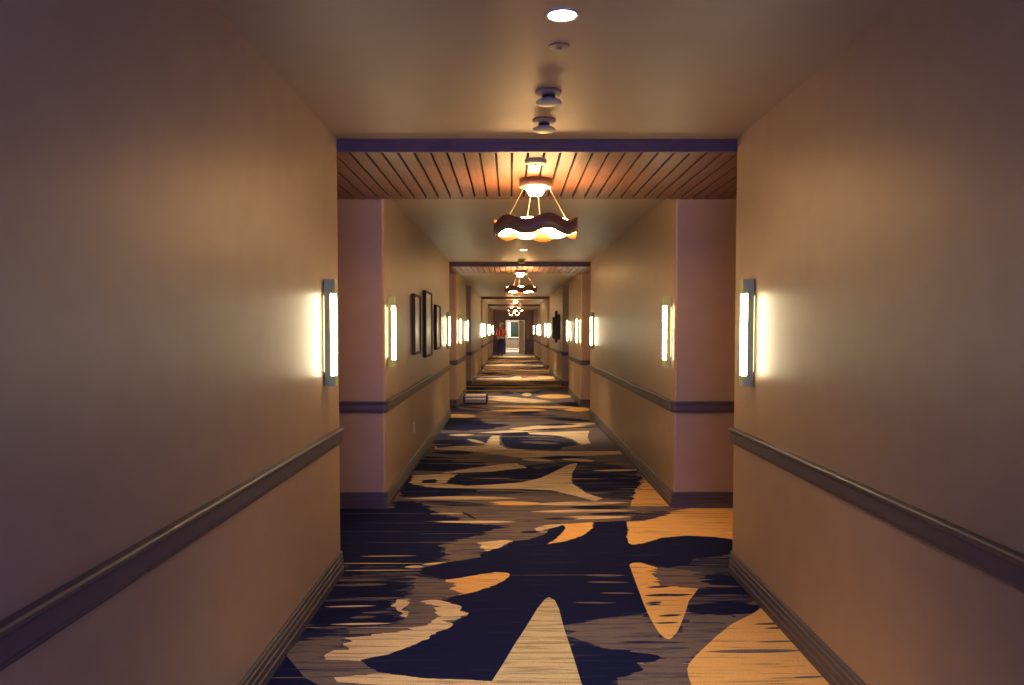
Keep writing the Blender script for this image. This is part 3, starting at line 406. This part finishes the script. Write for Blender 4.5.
res = delaunay_2d_cdt(verts, edges, [], 0, 1e-4)
V, F = res[0], res[2]
me = bpy.data.meshes.new('floor'); me.from_pydata([(v.x, v.y, 0) for v in V], [], [list(f) for f in F])
for m in CARPET: me.materials.append(m)
for p in me.polygons:
    c = p.center; mi = 0
    for s in reversed(clipped):
        if s[2] <= c.x <= s[3] and s[4] <= c.y <= s[5] and inside((c.x, c.y), s[1]): mi = s[0]; break
    p.material_index = mi
me.update()
if me.polygons[0].normal.z < 0: me.flip_normals()
fl = bpy.data.objects.new('floor', me); COL.objects.link(fl); fl['kind'] = 'structure'

# ------------------------------------------------------------------ end wall, doorway and the lit lobby behind it
DX0, DX1, DZ = -.31, .88, 2.12
ENDM = mat('end_wall_paint', (.30, .19, .19), .6, noise=.04, nscale=5)
bm = bmesh.new()
box(bm, XL - REC - .1, DX0, YEND, YEND + .15, 0, H); box(bm, DX1, XR + REC + .1, YEND, YEND + .15, 0, H); box(bm, DX0, DX1, YEND, YEND + .15, DZ, H)
struct(mk('wall_end', bm, ENDM))
bm = bmesh.new()
for x0, x1 in ((XL, DX0 - .09), (DX1 + .09, XR)): box(bm, x0, x1, YEND - .022, YEND, .83, .93, bevel=.006)
struct(mk('trim_3', bm, DARKWOOD))
bm = bmesh.new()
for x0, x1 in ((XL, DX0 - .09), (DX1 + .09, XR)): box(bm, x0, x1, YEND - .016, YEND, .14, .83, bevel=.004)
struct(mk('wall_wainscot', bm, mat('end_wainscot', (.14, .10, .14), .5, noise=.1, nscale=6)))
CASING = mat('pale_casing', (.72, .6, .42), .5, noise=.03)
bm = bmesh.new()
box(bm, DX0 - .08, DX0, YEND - .03, YEND + .17, 0, DZ + .08, bevel=.005); box(bm, DX1, DX1 + .08, YEND - .03, YEND + .17, 0, DZ + .08, bevel=.005); box(bm, DX0, DX1, YEND - .03, YEND + .17, DZ, DZ + .08, bevel=.005)
struct(mk('trim_4', bm, DARKWOOD))
# open door leaf, folded back into the lobby on the right
bm = bmesh.new(); box(bm, DX1 - .36, DX1 - .03, YEND + .2, YEND + .245, .01, DZ - .02, bevel=.004)
d = struct(mk('door_1', bm, CASING))
bm = bmesh.new()
for z0, z1 in ((.2, .95), (1.1, 1.95)):
    box(bm, DX1 - .31, DX1 - .08, YEND + .192, YEND + .2, z0, z1, bevel=.004)
mk('panel', bm, CASING, d)
bm = bmesh.new(); tube(bm, (DX1 - .32, YEND + .15, 1.02), (DX1 - .24, YEND + .15, 1.02), .012, 10); tube(bm, (DX1 - .32, YEND + .2, 1.02), (DX1 - .32, YEND + .15, 1.02), .010, 10)
mk('door_handle', bm, CHROME, d)
LOB = mat('lobby_paint', (.2, .15, .11), .6, noise=.04)
YB = YEND + 2.7
WX0, WX1, WZ0, WZ1 = -.17, .52, 1.04, 2.05
bm = bmesh.new()
box(bm, -1.2, WX0, YB, YB + .12, 0, H); box(bm, WX1, 1.6, YB, YB + .12, 0, H); box(bm, WX0, WX1, YB, YB + .12, 0, WZ0); box(bm, WX0, WX1, YB, YB + .12, WZ1, H)
struct(mk('wall_back', bm, LOB))
bm = bmesh.new(); box(bm, -1.3, -1.2, YEND + .15, YB + .12, 0, H); struct(mk('wall_lobby_left', bm, LOB))
bm = bmesh.new(); box(bm, 1.6, 1.7, YEND + .15, YB + .12, 0, H); struct(mk('wall_lobby_right', bm, LOB))
w = bpy.data.objects.new('window_1', None); COL.objects.link(w); w.location = (0, YB, 0); w['kind'] = 'structure'
bm = bmesh.new(); t = .03
box(bm, WX0, WX0 + t, -.02, .06, WZ0, WZ1); box(bm, WX1 - t, WX1, -.02, .06, WZ0, WZ1); box(bm, WX0 + t, WX1 - t, -.02, .06, WZ0, WZ0 + t); box(bm, WX0 + t, WX1 - t, -.02, .06, WZ1 - t, WZ1)
mk('window_frame', bm, DARKWOOD, w)
bm = bmesh.new(); box(bm, WX0 + t, WX1 - t, .02, .03, WZ0 + t, WZ1 - t)
mk('window_pane', bm, mat('dusk_glass', (.012, .024, .015), .6, spec=.2, noise=.4, nscale=4), w)
bm = bmesh.new(); box(bm, WX0 - .05, WX1 + .05, -.07, -.001, WZ0 - .05, WZ0 - .002, bevel=.004)
mk('window_sill', bm, mat('white_sill', (.85, .82, .75), .4, noise=.02), w)
bm = bmesh.new(); box(bm, -.055, .055, -.04, 0, 0, .86, bevel=.006)
lt = empty('lobby_wall_light', (-.09, YB - .025, 1.12), 'tall narrow white light glowing at the left edge of the far lobby window', 'light')
mk('diffuser', bm, mat('lobby_lamp', (.9, .9, .9), .4, emit=(.95, 1, .85), strength=6), lt)
for z0, z1 in ((-.03, -.0005), (.8605, .89)):
    bm = bmesh.new(); box(bm, -.06, .06, -.046, 0, z0, z1, bevel=.003); mk('end_cap', bm, CHROME, lt)
ht = empty('wall_heater', (.08, YB - .002, .02), 'low white heater along the lobby wall, seen through the end doorway', 'heater')
WHT = mat('heater_enamel', (.88, .86, .78), .35, noise=.02)
bm = bmesh.new(); box(bm, -.46, .46, -.12, 0, .02, .28, bevel=.01); mk('housing', bm, WHT, ht)
bm = bmesh.new(); box(bm, -.43, .43, -.1215, -.119, .19, .255)
for k in range(12): box(bm, -.42 + k * .072, -.42 + k * .072 + .045, -.124, -.118, .2, .245)
mk('grille', bm, mat('heater_slot', (.35, .34, .3), .5, noise=.05), ht)
ld = bpy.data.lights.new('lobby_lamp', 'AREA'); ld.energy = 90; ld.size = .6; ld.color = (1, .9, .7)
lo = bpy.data.objects.new('lobby_lamp', ld); lo.location = (.1, YEND + 1.5, 2.55); COL.objects.link(lo)
# the ceiling troffer this lamp belongs to
tr = empty('ceiling_troffer', (.1, YEND + 1.5, H), 'flat square ceiling light in the lobby beyond the end doorway', 'light')
bm = bmesh.new(); box(bm, -.33, .33, -.33, .33, -.03, -.001, bevel=.004); mk('housing', bm, WHITEP, tr)

# ------------------------------------------------------------------ wall sconces
def build_sconce():
    """built on the left wall, facing +x; origin at the wall, mid height"""
    g = empty('wall_sconce', (0, 0, 0), '', 'wall light', 'vertical chrome wall sconces')
    hl = .31
    bm = bmesh.new(); box(bm, 0, .0055, -.026, .026, -.225, .215, bevel=.002); mk('backlight', bm, BACKL, g)
    bm = bmesh.new()
    box(bm, .006, .018, -.036, .036, -hl, hl)
    box(bm, .018, .042, -.036, -.033, -hl, hl); box(bm, .018, .042, .033, .036, -hl, hl)
    mk('channel', bm, CHROME, g)
    bm = bmesh.new(); box(bm, .0185, .066, -.029, .029, -.2475, .225, bevel=.006); mk('diffuser', bm, TUBE, g)
    for z0, z1 in ((-hl, -.248), (.2255, hl)):
        bm = bmesh.new(); box(bm, .0185, .068, -.032, .032, z0, z1, bevel=.003); mk('end_cap', bm, CHROME, g)
    return g
def copy_tree(o, parent=None):
    c = o.copy(); COL.objects.link(c)
    if parent: c.parent = parent; c.matrix_parent_inverse = o.matrix_parent_inverse.copy()
    for ch in list(o.children):
        copy_tree(ch, c)
    return c
SCL = [(4.79, 'before the nearest recess, largest on its side'), (7.25, 'just past the nearest recess corner'),
       (13.85, 'just before the second wood ceiling panel'), (16.9, 'just past the second recess'),
       (19.75, 'just before the plain unpanelled recess'),
       (29.5, 'just before the third dark header'), (32.4, 'just past the third dark header'),
       (38.7, 'just before the fourth dark header'), (41.6, 'just past the fourth dark header'), (48.3, 'closest to the end doorway')]
sc0 = build_sconce(); first = True
for side, nm in ((-1, 'left'), (1, 'right')):
    for yy, where in SCL:
        s = sc0 if first else copy_tree(sc0)
        first = False
        s.location = ((XL if side < 0 else XR), yy, 1.529); s.rotation_euler = (0, 0, 0 if side < 0 else math.pi)
        s['label'] = 'glowing vertical sconce on the %s wall, %s' % (nm, where)

# ------------------------------------------------------------------ pendants
def build_pendant():
    """origin at the plank ceiling"""
    g = empty('pendant_light', (0, 0, 0), '', 'pendant light', 'wavy wood band pendants')
    bm = bmesh.new(); lathe(bm, [(.0, -.001), (.122, -.001), (.122, -.062), (.116, -.062), (.116, -.012), (.0, -.012)], 48)
    mk('canopy_band', bm, BAND, g, True)
    bm = bmesh.new(); lathe(bm, [(.081, -.036), (.1155, -.036), (.1155, -.042), (.081, -.042), (.081, -.036)], 40); mk('canopy_lining', bm, BANDIN, g)
    bm = bmesh.new(); lathe(bm, [(0, -.03), (.078, -.03), (.080, -.062), (.066, -.085), (.046, -.118), (.02, -.122), (0, -.122)], 40)
    mk('canopy_glass', bm, DRUMGLASS, g, True)
    R0, R1, hh, A = .312, .304, .052, .020; n = 144; zc = 2.30 - ZW; ph = math.radians(-90 + 16)
    def wz(t): return A * math.cos(6 * (t - ph))
    for nm, r0, r1, m in (('wavy_band', R0, R0 - .004, BAND), ('band_lining', R0 - .0045, R1, BANDIN)):
        bm = bmesh.new(); rg = []
        for i in range(n):
            t = 2 * math.pi * i / n; z = zc + wz(t)
            rg.append([bm.verts.new((r * math.cos(t), r * math.sin(t), z + q)) for r, q in ((r0, -hh), (r0, hh), (r1, hh), (r1, -hh))])
        for i in range(n):
            a, b = rg[i], rg[(i + 1) % n]
            for k in range(4): bm.faces.new((a[k], a[(k + 1) % 4], b[(k + 1) % 4], b[k]))
        mk(nm, bm, m, g, True)
    for i in range(12):
        t = ph + i * math.pi / 6; up = i % 2
        bm = bmesh.new(); c = Vector((.242 * math.cos(t), .242 * math.sin(t), zc + (.029 if up else -.029)))
        bmesh.ops.create_uvsphere(bm, u_segments=20, v_segments=12, radius=1)
        for v in bm.verts:
            x, y_, z = v.co.x * .052, v.co.y * .080, v.co.z * .025
            v.co = Vector((c.x + x * math.cos(t) - y_ * math.sin(t), c.y + x * math.sin(t) + y_ * math.cos(t), c.z + z))
        mk('glass_shade', bm, GLASS, g, True)
    bm = bmesh.new(); lathe(bm, [(.185, zc - .004), (.192, zc - .004), (.192, zc + .004), (.185, zc + .004), (.185, zc - .004)], 48)
    mk('inner_rim', bm, BANDIN, g, True)
    for i in range(4):
        t = math.radians((-132, -40, 80, 103)[i]); z = zc + wz(t)
        bm = bmesh.new(); tube(bm, (.112 * math.cos(t), .112 * math.sin(t), -.055), (.302 * math.cos(t), .302 * math.sin(t), z + .03), .0022, 6)
        mk('cable', bm, CABLE, g)
    return g
PLAB = ['largest and nearest pendant, wavy dark wood band around glowing glass', 'second wavy wood band pendant, under the second wood ceiling panel',
        'third pendant, small wavy band under the third dark header', 'smallest and farthest wavy band pendant above the end doorway']
p0 = build_pendant()
for i, k in enumerate(WOOD):
    g = p0 if i == 0 else copy_tree(p0)
    g.location = (.185, sum(BAYS[k]) / 2, ZW); g['label'] = PLAB[i]
    if i: g.rotation_euler = (0, 0, math.radians((0, 16, 40, 10)[i]))

# ------------------------------------------------------------------ ceiling fittings
def downlight(yy, label):
    g = empty('recessed_downlight', (.195, yy, H), label, 'ceiling light', 'recessed downlights')
    bm = bmesh.new(); lathe(bm, [(.052, -.001), (.066, -.001), (.066, -.004), (.060, -.007), (.052, -.004), (.052, -.001)], 40); mk('trim_ring', bm, WHITEP, g, True)
    bm = bmesh.new(); lathe(bm, [(0, -.001), (.0515, -.001), (.0515, -.003), (0, -.005)], 40); mk('lens', bm, DOWNL, g)
    ld = bpy.data.lights.new('downlight_beam', 'SPOT'); ld.energy = 90 if yy < 5 else 330 if yy > 25 else 170; ld.spot_size = math.radians(78); ld.spot_blend = 1; ld.color = (1, .78, .5); ld.shadow_soft_size = .05
    lo = bpy.data.objects.new('downlight_beam', ld); lo.location = (0, 0, -.02); lo.parent = g; COL.objects.link(lo)
for yy, lb in ((3.16, 'bright round recessed downlight in the ceiling nearest the camera'), (12.35, 'tiny bright recessed downlight seen just below the nearest pendant'), (18.6, 'faint far recessed downlight seen between the second ceiling panel and second pendant'), (26.2, 'recessed downlight before the third dark header, hard to see'), (35.5, 'recessed downlight between the third and fourth dark headers'), (46.6, 'farthest recessed downlight, in front of the end doorway')):
    downlight(yy, lb)  # the three farthest are added, unseen lamps that brighten the far corridor
DETB = mat('detector_base', (.44, .30, .16), .5, noise=.02); DETC = mat('detector_cap', (.55, .45, .28), .5, noise=.02)
def detector(yy, z, label):
    g = empty('smoke_detector', (.19, yy, z), label, 'smoke detector', 'ceiling smoke detectors')
    bm = bmesh.new(); lathe(bm, [(0, -.001), (.066, -.001), (.066, -.008), (.058, -.018), (.036, -.022), (0, -.022)], 40); mk('base_plate', bm, DETB, g, True)
    bm = bmesh.new(); lathe(bm, [(.03, -.0225), (.034, -.0225), (.030, -.034), (0, -.036)][::1], 32); mk('vent_neck', bm, DARKP, g, True)
    bm = bmesh.new(); lathe(bm, [(0, -.0365), (.034, -.0365), (.060, -.048), (.066, -.056), (.058, -.064), (.03, -.070), (0, -.071)], 40); mk('sensor_cap', bm, DETC, g, True)
for yy, lb in ((4.16, 'round white smoke detector hung nearest the bright downlight'), (4.72, 'round white smoke detector just in front of the nearest wood header'), (14.05, 'tiny smoke detector just in front of the second wood header')):
    detector(yy, H, lb)
def disc(yy, z, r, label, h=.012):
    g = empty('sprinkler_cover', (.205 if z > 2.7 else .165, yy, z), label, 'sprinkler cover')
    bm = bmesh.new(); lathe(bm, [(0, -.0005), (r, -.0005), (r, -.004), (r - .004, -h), (r - .012, -h - .002), (0, -h - .003)], 40); mk('cover_plate', bm, CEIL if z > 2.7 else DETC, g, True)
    bm = bmesh.new(); lathe(bm, [(0, -h - .0035), (.012, -h - .0035), (.010, -h - .010), (0, -h - .011)], 16); mk('pin', bm, CHROME, g, True)
disc(3.51, H, .045, 'faint flat sprinkler cover between the bright downlight and the smoke detectors', .004)
disc(5.46, ZW, .074, 'flat white round cover on the nearest wood planks, in front of the pendant', .02)
disc(14.9, ZW, .074, 'tiny round cover on the second wood plank panel', .02)

# ------------------------------------------------------------------ framed pictures
FR = mat('black_frame', (.035, .024, .012), .65, noise=.1)
def art_mat(name, c1, c2, seed):
    m = mat(name, c1, .28, noise=.01, spec=.9)
    nt = m.node_tree; r = [n for n in nt.nodes if n.type == 'VALTORGB'][0]; n = [n for n in nt.nodes if n.type == 'TEX_NOISE'][0]
    n.inputs['Scale'].default_value = 2.4; n.inputs['Detail'].default_value = 3; n.inputs['Distortion'].default_value = 1.5 + seed
    r.color_ramp.elements[0].position = .42; r.color_ramp.elements[1].position = .58
    r.color_ramp.elements[0].color = (*c1, 1); r.color_ramp.elements[1].color = (*c2, 1)
    return m
ART = [art_mat('art_umber', (.22, .15, .11), (.34, .27, .2), .1), art_mat('art_grey', (.20, .17, .17), (.3, .24, .18), .6), art_mat('art_rust', (.3, .13, .07), (.22, .2, .2), 1)]
def picture(side, y0, y1, z0, z1, am, label, group):
    x = XL if side < 0 else XR
    g = empty('framed_picture', (x, (y0 + y1) / 2, (z0 + z1) / 2), label, 'picture', group, 0 if side < 0 else math.pi)
    w, h, t, d = (y1 - y0) / 2, (z1 - z0) / 2, .028, .042
    bm = bmesh.new()
    for a in ((-w, -w + t, -h, h), (w - t, w, -h, h), (-w + t, w - t, -h, -h + t), (-w + t, w - t, h - t, h)): box(bm, .001, d, *a, bevel=.003)
    mk('frame', bm, FR, g)
    bm = bmesh.new(); box(bm, .002, .030, -w + t + .0005, w - t - .0005, -h + t + .0005, h - t - .0005); mk('artwork', bm, am, g)
GL, GR = 'framed pictures on the left wall', 'dark framed pictures on the far right wall'
picture(-1, 8.97, 9.55, 1.27, 1.94, ART[0], 'nearest of three dark framed pictures on the left wall', GL)
picture(-1, 10.15, 10.95, 1.20, 2.03, ART[1], 'middle and tallest of three dark framed pictures on the left wall', GL)
picture(-1, 11.6, 12.25, 1.26, 1.90, ART[2], 'farthest and smallest of three framed pictures on the left wall, reddish top', GL)
DK = art_mat('art_dark', (.02, .012, .03), (.04, .025, .05), .3); DK.node_tree.nodes['Principled BSDF'].inputs['Roughness'].default_value = .8; DK.node_tree.nodes['Principled BSDF'].inputs['Specular IOR Level'].default_value = .2
picture(1, 23.5, 24.1, 1.25, 1.98, DK, 'nearest of three dark pictures on the far right wall', GR)
picture(1, 24.9, 25.6, 1.15, 2.12, DK, 'middle and tallest of three dark pictures on the far right wall', GR)
picture(1, 26.4, 27.0, 1.25, 1.95, DK, 'farthest of three dark pictures on the far right wall', GR)

# ------------------------------------------------------------------ outlet
g = empty('wall_outlet', (XL, 9.15, .455), 'white electrical outlet low on the left wall below the pictures', 'outlet')
bm = bmesh.new(); box(bm, .0005, .007, -.037, .037, -.058, .058, bevel=.002); mk('cover_plate', bm, mat('outlet_white', (.9, .85, .74), .35, noise=.02), g)
for z in (-.022, .022):
    bm = bmesh.new(); box(bm, .0072, .010, -.017, .017, z - .014, z + .014, bevel=.001); s = mk('socket', bm, WHITEP, g)
    bm = bmesh.new(); box(bm, .0101, .0106, -.008, -.005, z - .006, z + .006); box(bm, .0101, .0106, .005, .008, z - .006, z + .006); mk('slots', bm, DARKP, s)

# ------------------------------------------------------------------ linen crate left on the carpet
g = empty('linen_crate', (-.725, 16.95, 0), 'low dark crate on the carpet by the left wall just past the second recess', 'crate')
CR = mat('crate_plastic', (.02, .018, .03), .45, noise=.1)
bm = bmesh.new(); box(bm, -.235, .235, -.16, .16, .012, .045, bevel=.006); mk('base', bm, CR, g)
for s in (-1, 1):
    bm = bmesh.new(); box(bm, s * .235 - .016, s * .235 + .016, -.165, .165, .02, .215 if s > 0 else .19, bevel=.014); mk('end_panel', bm, CR, g)
for x in (-.19, .19):
    for y_ in (-.12, .12):
        bm = bmesh.new(); lathe(bm, [(0, 0), (.016, 0), (.018, .006), (.016, .0118), (0, .0118)], 16, cx=x, cy=y_); mk('foot', bm, DARKP, g, True)
def folded(name, z0, z1, col, label, w=.21, d=.145, x=0):
    o = empty(name, (-.725 + x, 16.95, z0), label, 'folded linen', 'linens folded in the crate')
    m = mat(label[:18].replace(' ', '_'), col, .9, noise=.08, nscale=60)
    h = z1 - z0
    for k in range(2):
        bm = bmesh.new(); box(bm, -w + .004 * k, w - .004 * k, -d + .004 * k, d, h * k / 2 + .0005, h * (k + 1) / 2 - .0008, bevel=min(.01, h * .2)); mk('fold', bm, m, o, True)
    return o
folded('folded_blanket', .046, .108, (.34, .31, .36), 'grey folded blanket, lowest in the dark crate')
folded('folded_towel', .109, .146, (.92, .92, .95), 'white folded towel in the middle of the crate stack')
folded('folded_cloth', .147, .166, (.05, .035, .05), 'thin dark folded cloth between the two white towels', .205, .14)
folded('folded_towel', .167, .206, (.95, .86, .72), 'cream white folded towel on top of the crate stack')

# ------------------------------------------------------------------ worker at the far end
SKIN = mat('skin', (.55, .3, .2), .5, noise=.05); PANTS = mat('navy_trousers', (.02, .035, .20), .8, noise=.2, nscale=20)
VEST = mat('orange_red_vest', (.95, .10, .04), .7, noise=.1, nscale=20); REFL = mat('reflective_tape', (.85, .82, .72), .4, noise=.03)
SHIRT = mat('orange_red_sleeves', (.8, .13, .04), .8, noise=.08, nscale=15); BOOT = mat('black_boots', (.015, .013, .015), .5, noise=.1); HAT = mat('pale_yellow_hat', (.85, .72, .38), .35, noise=.03)
def skin(name, verts, edges, radii, m, parent, sub=2):
    me = bpy.data.meshes.new(name); me.from_pydata(verts, edges, []); me.materials.append(m)
    o = bpy.data.objects.new(name, me); COL.objects.link(o); o.parent = parent
    md = o.modifiers.new('skin', 'SKIN'); md.use_smooth_shade = True
    for i, r in enumerate(radii):
        sv = me.skin_vertices[0].data[i]; sv.radius = r if isinstance(r, tuple) else (r, r); sv.use_root = (i == 0)
    ss = o.modifiers.new('sub', 'SUBSURF'); ss.levels = sub; ss.render_levels = sub
    return o
per = empty('person', (-.555, 48.0, 0), 'person in orange-red safety vest and navy trousers standing left of the end doorway', 'person', rz=0); per.scale = (1.04, 1.04, 1.04)
# body: pelvis root, spine, neck, head, arms, legs (faces -y, the camera), height about 1.84
bv = [(0, 0, .97), (0, .0, 1.14), (0, .01, 1.32), (0, .01, 1.47), (0, -.005, 1.56), (0, -.015, 1.66), (0, -.01, 1.76),
      (-.17, .01, 1.46), (-.235, .03, 1.20), (-.16, -.13, 1.07), (-.11, -.2, 1.06),
      (.17, .01, 1.46), (.25, .03, 1.21), (.17, -.13, 1.09), (.12, -.2, 1.08),
      (-.10, 0, .90), (-.13, -.02, .50), (-.15, .02, .09), (-.155, -.11, .04),
      (.09, 0, .90), (.06, -.05, .50), (.03, .0, .09), (.04, -.13, .04)]
be = [(0, 1), (1, 2), (2, 3), (3, 4), (4, 5), (5, 6), (3, 7), (7, 8), (8, 9), (9, 10), (3, 11), (11, 12), (12, 13), (13, 14), (0, 15), (15, 16), (16, 17), (17, 18), (0, 19), (19, 20), (20, 21), (21, 22)]
br = [(.16, .12), (.15, .11), (.17, .12), (.12, .1), .055, (.078, .095), (.07, .085), .065, .046, .036, .03, .065, .046, .036, .03, .095, .062, .045, .04, .095, .062, .045, .04]
body = skin('body', bv, be, br, SKIN, per)
# trousers
tv = [(0, 0, .97), (0, 0, 1.06)] + [bv[15], bv[16], (-.148, .015, .12), bv[19], bv[20], (.035, 0, .12)]
skin('trousers', tv, [(0, 1), (0, 2), (2, 3), (3, 4), (0, 5), (5, 6), (6, 7)], [(.185, .14), (.18, .135), .115, .085, .075, .115, .085, .075], PANTS, per)
# shirt with sleeves
sv = [(0, 0, 1.04), bv[1], bv[2], bv[3], (0, 0, 1.53), bv[7], bv[8], (-.185, -.08, 1.11), bv[11], bv[12], (.195, -.08, 1.13)]
skin('shirt', sv, [(0, 1), (1, 2), (2, 3), (3, 4), (3, 5), (5, 6), (6, 7), (3, 8), (8, 9), (9, 10)], [(.195, .145), (.185, .135), (.195, .14), (.14, .115), .065, .08, .06, .048, .08, .06, .048], SHIRT, per)
# open vest shell over the shirt
bm = bmesh.new(); n = 32; prof = [(1.085, .205, .155), (1.2, .20, .152), (1.32, .21, .158), (1.42, .19, .15), (1.48, .13, .115), (1.52, .085, .08)]
for (off, th) in ((0, 0),):
    rg = []
    for z, a, b_ in prof:
        rg.append([bm.verts.new((a * math.sin(t), -b_ * math.cos(t), z)) for t in [math.radians(13 + 334 * i / (n - 1)) for i in range(n)]])
    for a, b_ in zip(rg, rg[1:]):
        for i in range(n - 1):
            f = bm.faces.new((a[i], a[i + 1], b_[i + 1], b_[i]))
            ang = 13 + 334 * (i + .5) / (n - 1)
            if 22 < ang < 38 or 322 < ang < 338 or 140 < ang < 160 or 200 < ang < 220: f.material_index = 1
vest = mk('safety_vest', bm, [VEST, REFL], per, True)
sm = vest.modifiers.new('thick', 'SOLIDIFY'); sm.thickness = .008
bm = bmesh.new()
rr = [[bm.verts.new((a * math.sin(t), -b_ * math.cos(t), z)) for t in [2 * math.pi * i / 40 for i in range(40)]] for a, b_, z in ((.236, .186, 1.0), (.230, .182, 1.10), (.222, .172, 1.10), (.225, .175, 1.0))]
for k in range(4):
    for i in range(40): bm.faces.new((rr[k][i], rr[k][(i + 1) % 40], rr[(k + 1) % 4][(i + 1) % 40], rr[(k + 1) % 4][i]))
mk('waist_tape', bm, REFL, per, True)
for s, (hx, hy, hz) in ((-1, bv[10]), (1, bv[14])):       # hands meeting in front: palm, four fingers and a thumb
    for k in range(4):
        x0 = hx - s * .0; z0 = hz + .025 - .017 * k; L = (.07, .078, .073, .058)[k]
        skin('finger', [(x0, hy, z0), (x0 - s * L * .5, hy - .03, z0 - .004), (x0 - s * L * .95, hy - .02, z0 - .012)], [(0, 1), (1, 2)], [.0095, .009, .0075], SKIN, body, 1)
    skin('thumb', [(hx, hy + .01, hz + .03), (hx - s * .025, hy - .015, hz + .055), (hx - s * .05, hy - .02, hz + .06)], [(0, 1), (1, 2)], [.011, .010, .008], SKIN, body, 1)
for s, (fx, fy) in ((-1, (-.155, -.03)), (1, (.04, -.05))):
    bm = bmesh.new(); box(bm, fx - .05, fx + .05, fy - .15, fy + .11, .002, .028, bevel=.01)
    box(bm, fx - .047, fx + .047, fy - .14, fy + .10, .028, .085, bevel=.025); box(bm, fx - .052, fx + .052, fy - .03, fy + .10, .08, .17, bevel=.02)
    mk('boot', bm, BOOT, per, True)
bm = bmesh.new(); lathe(bm, [(.125, 0), (.128, .006), (.115, .012), (.112, .05), (.09, .095), (.05, .118), (0, .125)], 32)
for v in bm.verts: v.co.y = v.co.y * 1.15 - (.03 if v.co.z < .01 and v.co.y < 0 else 0)
hat = mk('hard_hat', bm, HAT, per, True, (0, -.012, 1.765))
bm = bmesh.new(); lathe(bm, [(.007, 0), (.009, .002), (0, .005)], 8); 
bm.free()
for x in (-.03, .03):
    bm = bmesh.new(); bmesh.ops.create_uvsphere(bm, u_segments=10, v_segments=8, radius=.011); mk('eye', bm, DARKP, body, True, (x, -.103, 1.69))
bm = bmesh.new(); bmesh.ops.create_cone(bm, cap_ends=True, segments=10, radius1=.016, radius2=.006, depth=.04); mk('nose', bm, SKIN, body, True, (0, -.112, 1.665))
bm = bmesh.new(); box(bm, -.025, .025, -.006, .006, -.005, .005, bevel=.003); mk('mouth', bm, mat('lips', (.3, .1, .08), .5, noise=.02), body, True, (0, -.103, 1.622))
for s in (-1, 1):
    bm = bmesh.new(); bmesh.ops.create_uvsphere(bm, u_segments=10, v_segments=8, radius=.03)
    for v in bm.verts: v.co.x *= .35; v.co.y *= .7
    mk('ear', bm, SKIN, body, True, (s * .083, -.005, 1.68))
bm = bmesh.new(); box(bm, -.075, .075, .0, .075, 1.60, 1.76, bevel=.03); mk('hair', bm, mat('short_hair', (.12, .06, .03), .8, noise=.2), per, True)

# ------------------------------------------------------------------ light, camera, colour
w = bpy.data.worlds.new('world'); SC.world = w; w.use_nodes = True
w.node_tree.nodes['Background'].inputs[0].default_value = (.05, .10, .62, 1); w.node_tree.nodes['Background'].inputs[1].default_value = 8.5
cd = bpy.data.cameras.new('camera'); cam = bpy.data.objects.new('camera', cd); COL.objects.link(cam); SC.camera = cam
cd.sensor_width = 36; cd.lens = 820 / 1024 * 36; cd.clip_start = .05; cd.clip_end = 200
cam.location = (0, 0, CAMZ); cam.rotation_euler = (math.radians(90 - 2.5), 0, 0)
cd.shift_x = .0013; cd.shift_y = 22.7 / 1024
SC.view_settings.view_transform = 'Standard'; SC.view_settings.look = 'None'; SC.view_settings.gamma = 1
SC.view_settings.use_curve_mapping = False; SC.view_settings.exposure = .8
SC.cycles.use_denoising = True
SC.cycles.max_bounces = 10; SC.cycles.diffuse_bounces = 6
